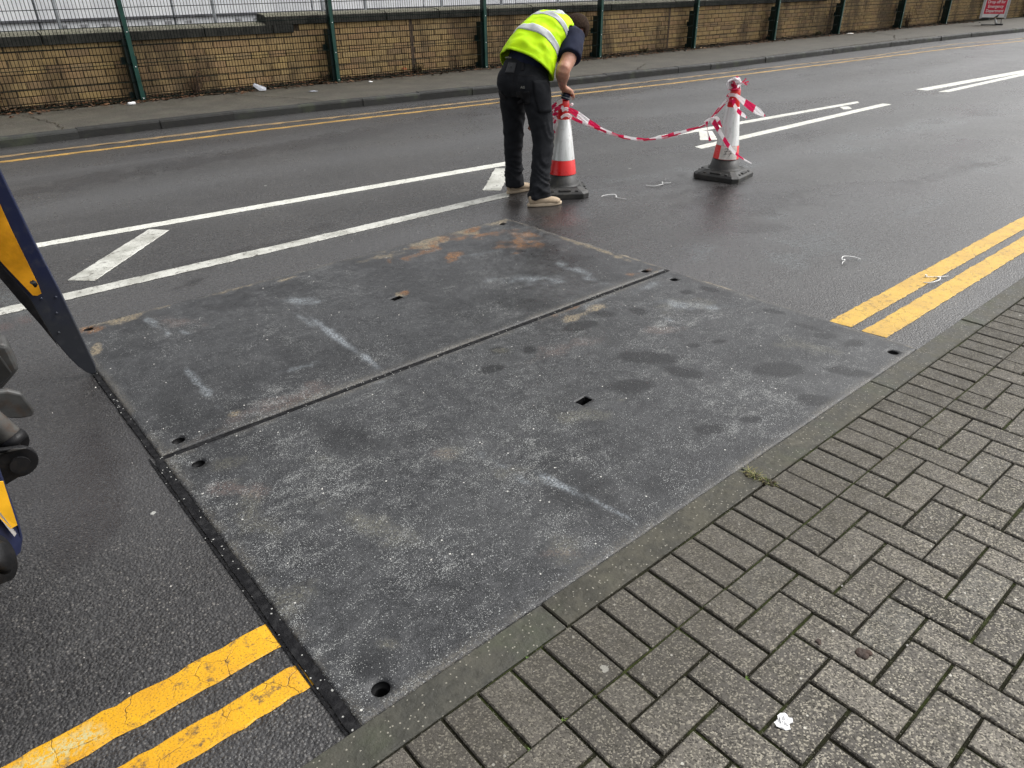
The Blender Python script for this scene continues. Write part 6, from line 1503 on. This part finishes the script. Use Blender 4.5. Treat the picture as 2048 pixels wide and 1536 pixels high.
for i in range(n+1):
    x = -7+42*i/n; y = interp(x, WL); w = 0.30+0.20*mnoise.noise(Vector((x*1.7, 0, 0)))
    vs += [(x, y+0.02, 0.17), (x, y-0.06, 0.14), (x, y-w, 0.112)]
m.add(vs, [(3*i+k, 3*i+k+1, 3*i+4+k, 3*i+3+k) for i in range(n) for k in range(2)]); setp(m.build('verge_soil', A_SOIL, smooth=True), kind='structure')
# weeds
def weed(label, x, dy, h, n, spread, mat, leafy=0, seed=0, cat='weed'):
    y = interp(x, WL)-dy; rr = random.Random(seed); t = thing('weed', label, cat, (x, y, 0.11), 'weeds along the foot of the wall'); m = MB(); lf = MB()
    for k in range(n):
        a = rr.uniform(0, 6.28); L = h*rr.uniform(.5, 1); P = [Vector((rr.uniform(-.05, .05), rr.uniform(-.03, .03), 0))]; d = Vector((math.cos(a)*spread, math.sin(a)*spread*0.4, 1)).normalized()
        for q in range(4): d = (d+Vector((rr.uniform(-.25, .25), rr.uniform(-.15, .15), rr.uniform(-.15, .1)))).normalized(); P.append(P[-1]+d*L/4)
        m.tube(P, [0.006, 0.005, 0.004, 0.003, 0.002], 4, cap=False)
        for q in range(leafy):
            p = P[rr.randint(1, 4)]; a2 = rr.uniform(0, 6.28); s = rr.uniform(.02, .06); u = Vector((math.cos(a2), math.sin(a2)*.6, rr.uniform(-.5, .6)))*s; v = Vector((-u.y, u.x, 0.3*s))*0.4
            lf.add([p, p+u*.5+v, p+u, p+u*.5-v], [(0, 1, 2, 3)])
    m.build('stem', A_TWIG, t)
    if lf.v: lf.build('foliage', mat, t)
    return t
A_WL = m_grass('weed_leaf', (0.045, 0.05, 0.02), (0.10, 0.085, 0.035)); A_WB = m_grass('brown_weed_leaf', (0.10, 0.05, 0.025), (0.17, 0.09, 0.04))
weed('low dense dark weed clump at the foot of the wall, furthest left', 1.25, 0.12, 0.20, 60, 1.0, A_WL, 7, 1)
weed('tall thin brown seeding weed rising from the leftmost clump', 1.42, 0.05, 0.50, 10, 0.25, A_WB, 8, 2)
weed('dry twiggy weed against the bricks right of the first fence post', 4.15, 0.05, 0.48, 22, 0.45, A_WB, 1, 3)
weed('sprawling weed at the foot of the second fence post', 6.45, 0.12, 0.20, 26, 0.9, A_WL, 5, 4)
weed('dark weed clump beside the orange litter at the wall foot', 8.35, 0.08, 0.22, 30, 0.6, A_WL, 4, 5)
weed('thin dry stalk climbing the wall left of the third post', 9.3, 0.04, 0.6, 5, 0.3, A_WB, 2, 6)
weed('low green weed strip between the fourth and fifth posts', 14.6, 0.10, 0.14, 50, 1.3, A_WL, 6, 7)
weed('pale dry stems leaning on the sixth fence post', 19.6, 0.10, 0.30, 14, 0.8, A_WB, 1, 8)
weed('mossy weed patch left of the seventh post', 22.6, 0.10, 0.18, 40, 1.2, A_WL, 7, 9)
weed('reddish brown bushy weed right of the eighth post', 28.2, 0.10, 0.62, 34, 0.5, A_WB, 6, 10)
# litter by the wall
m = MB(); m.tube([(-0.055, 0, 0.02), (-0.05, 0, 0.02), (0.05, 0.005, 0.022), (0.055, 0.005, 0.022)], [0.012, 0.022, 0.020, 0.014], 12); setp(m.build('crushed_can', A_PAPER, None, (3.0, 12.22, 0.11), (0, 0, 0.15), True), 'small white crushed can lying left of the first fence post', 'can')
A_PLAS = simple('clear_grey_plastic', (0.30, 0.31, 0.34), 0.2, 0, 0.3, 12)
m = MB(); m.prism([(0.0, 0, 0.07), (0.03, 0.0, 0.09), (0.17, -0.11, 0.02), (0.15, -0.14, 0.0), (0.06, -0.09, 0.0)], (0.012, 0.03, 0.02)); o = m.build('plastic_wrapper', A_PLAS, None, (4.95, 12.40, 0.12)); setp(o, 'stiff grey plastic wrapper stuck upright in the leaves by the wall', 'litter')
setp(crumple('plastic_bag', '', 'litter', (5.62, 11.62, 0.112), 0.08, A_PLAS, 9, 0.2, 0.8), 'flat pale grey plastic scrap on the far pavement by the second post', 'litter')
A_ORL = simple('orange_litter', (0.42, 0.14, 0.05), 0.6); setp(crumple('food_carton', '', 'litter', (8.05, interp(8.05, WL)-0.06, 0.20), 0.055, A_ORL, 10, 1.2, 0.5), 'crumpled orange carton caught in weeds against the wall', 'litter')
setp(crumple('paper_scrap', '', 'litter', (6.95, 12.05, 0.112), 0.045, A_PAPER, 11, 0.5, 0.6), 'small white paper scrap right of the second fence post', 'litter')
setp(crumple('paper_scrap', '', 'litter', (23.9, 11.9, 0.112), 0.12, A_STICK, 12, 0.3, 0.6), 'pale scrap of paper right of the seventh fence post', 'litter')
m = MB(); rr = random.Random(77)
for k in range(260):          # loose grit and chippings on the road and paving
    x, y = rr.uniform(-0.3, 6.5), rr.uniform(-0.2, 6.0); z = 0.012 if (PX0 < x < PX1 and PY0 < y < PY3) else (0.0205 if y < 1.06 else 0.003)
    if rr.random() < 0.5 and y > 4.5: continue
    s = rr.uniform(.0015, .0042); m.add([(x-s, y, z), (x, y-s, z), (x+s, y+s*.2, z), (x, y+s, z), (x+s*.2, y, z+s*1.2)], [(0, 1, 4), (1, 2, 4), (2, 3, 4), (3, 0, 4)])
setp(m.build('grit', A_STICK), 'scattered pale grit and stone chippings on the road, plates and paving', 'grit', None, 'stuff')
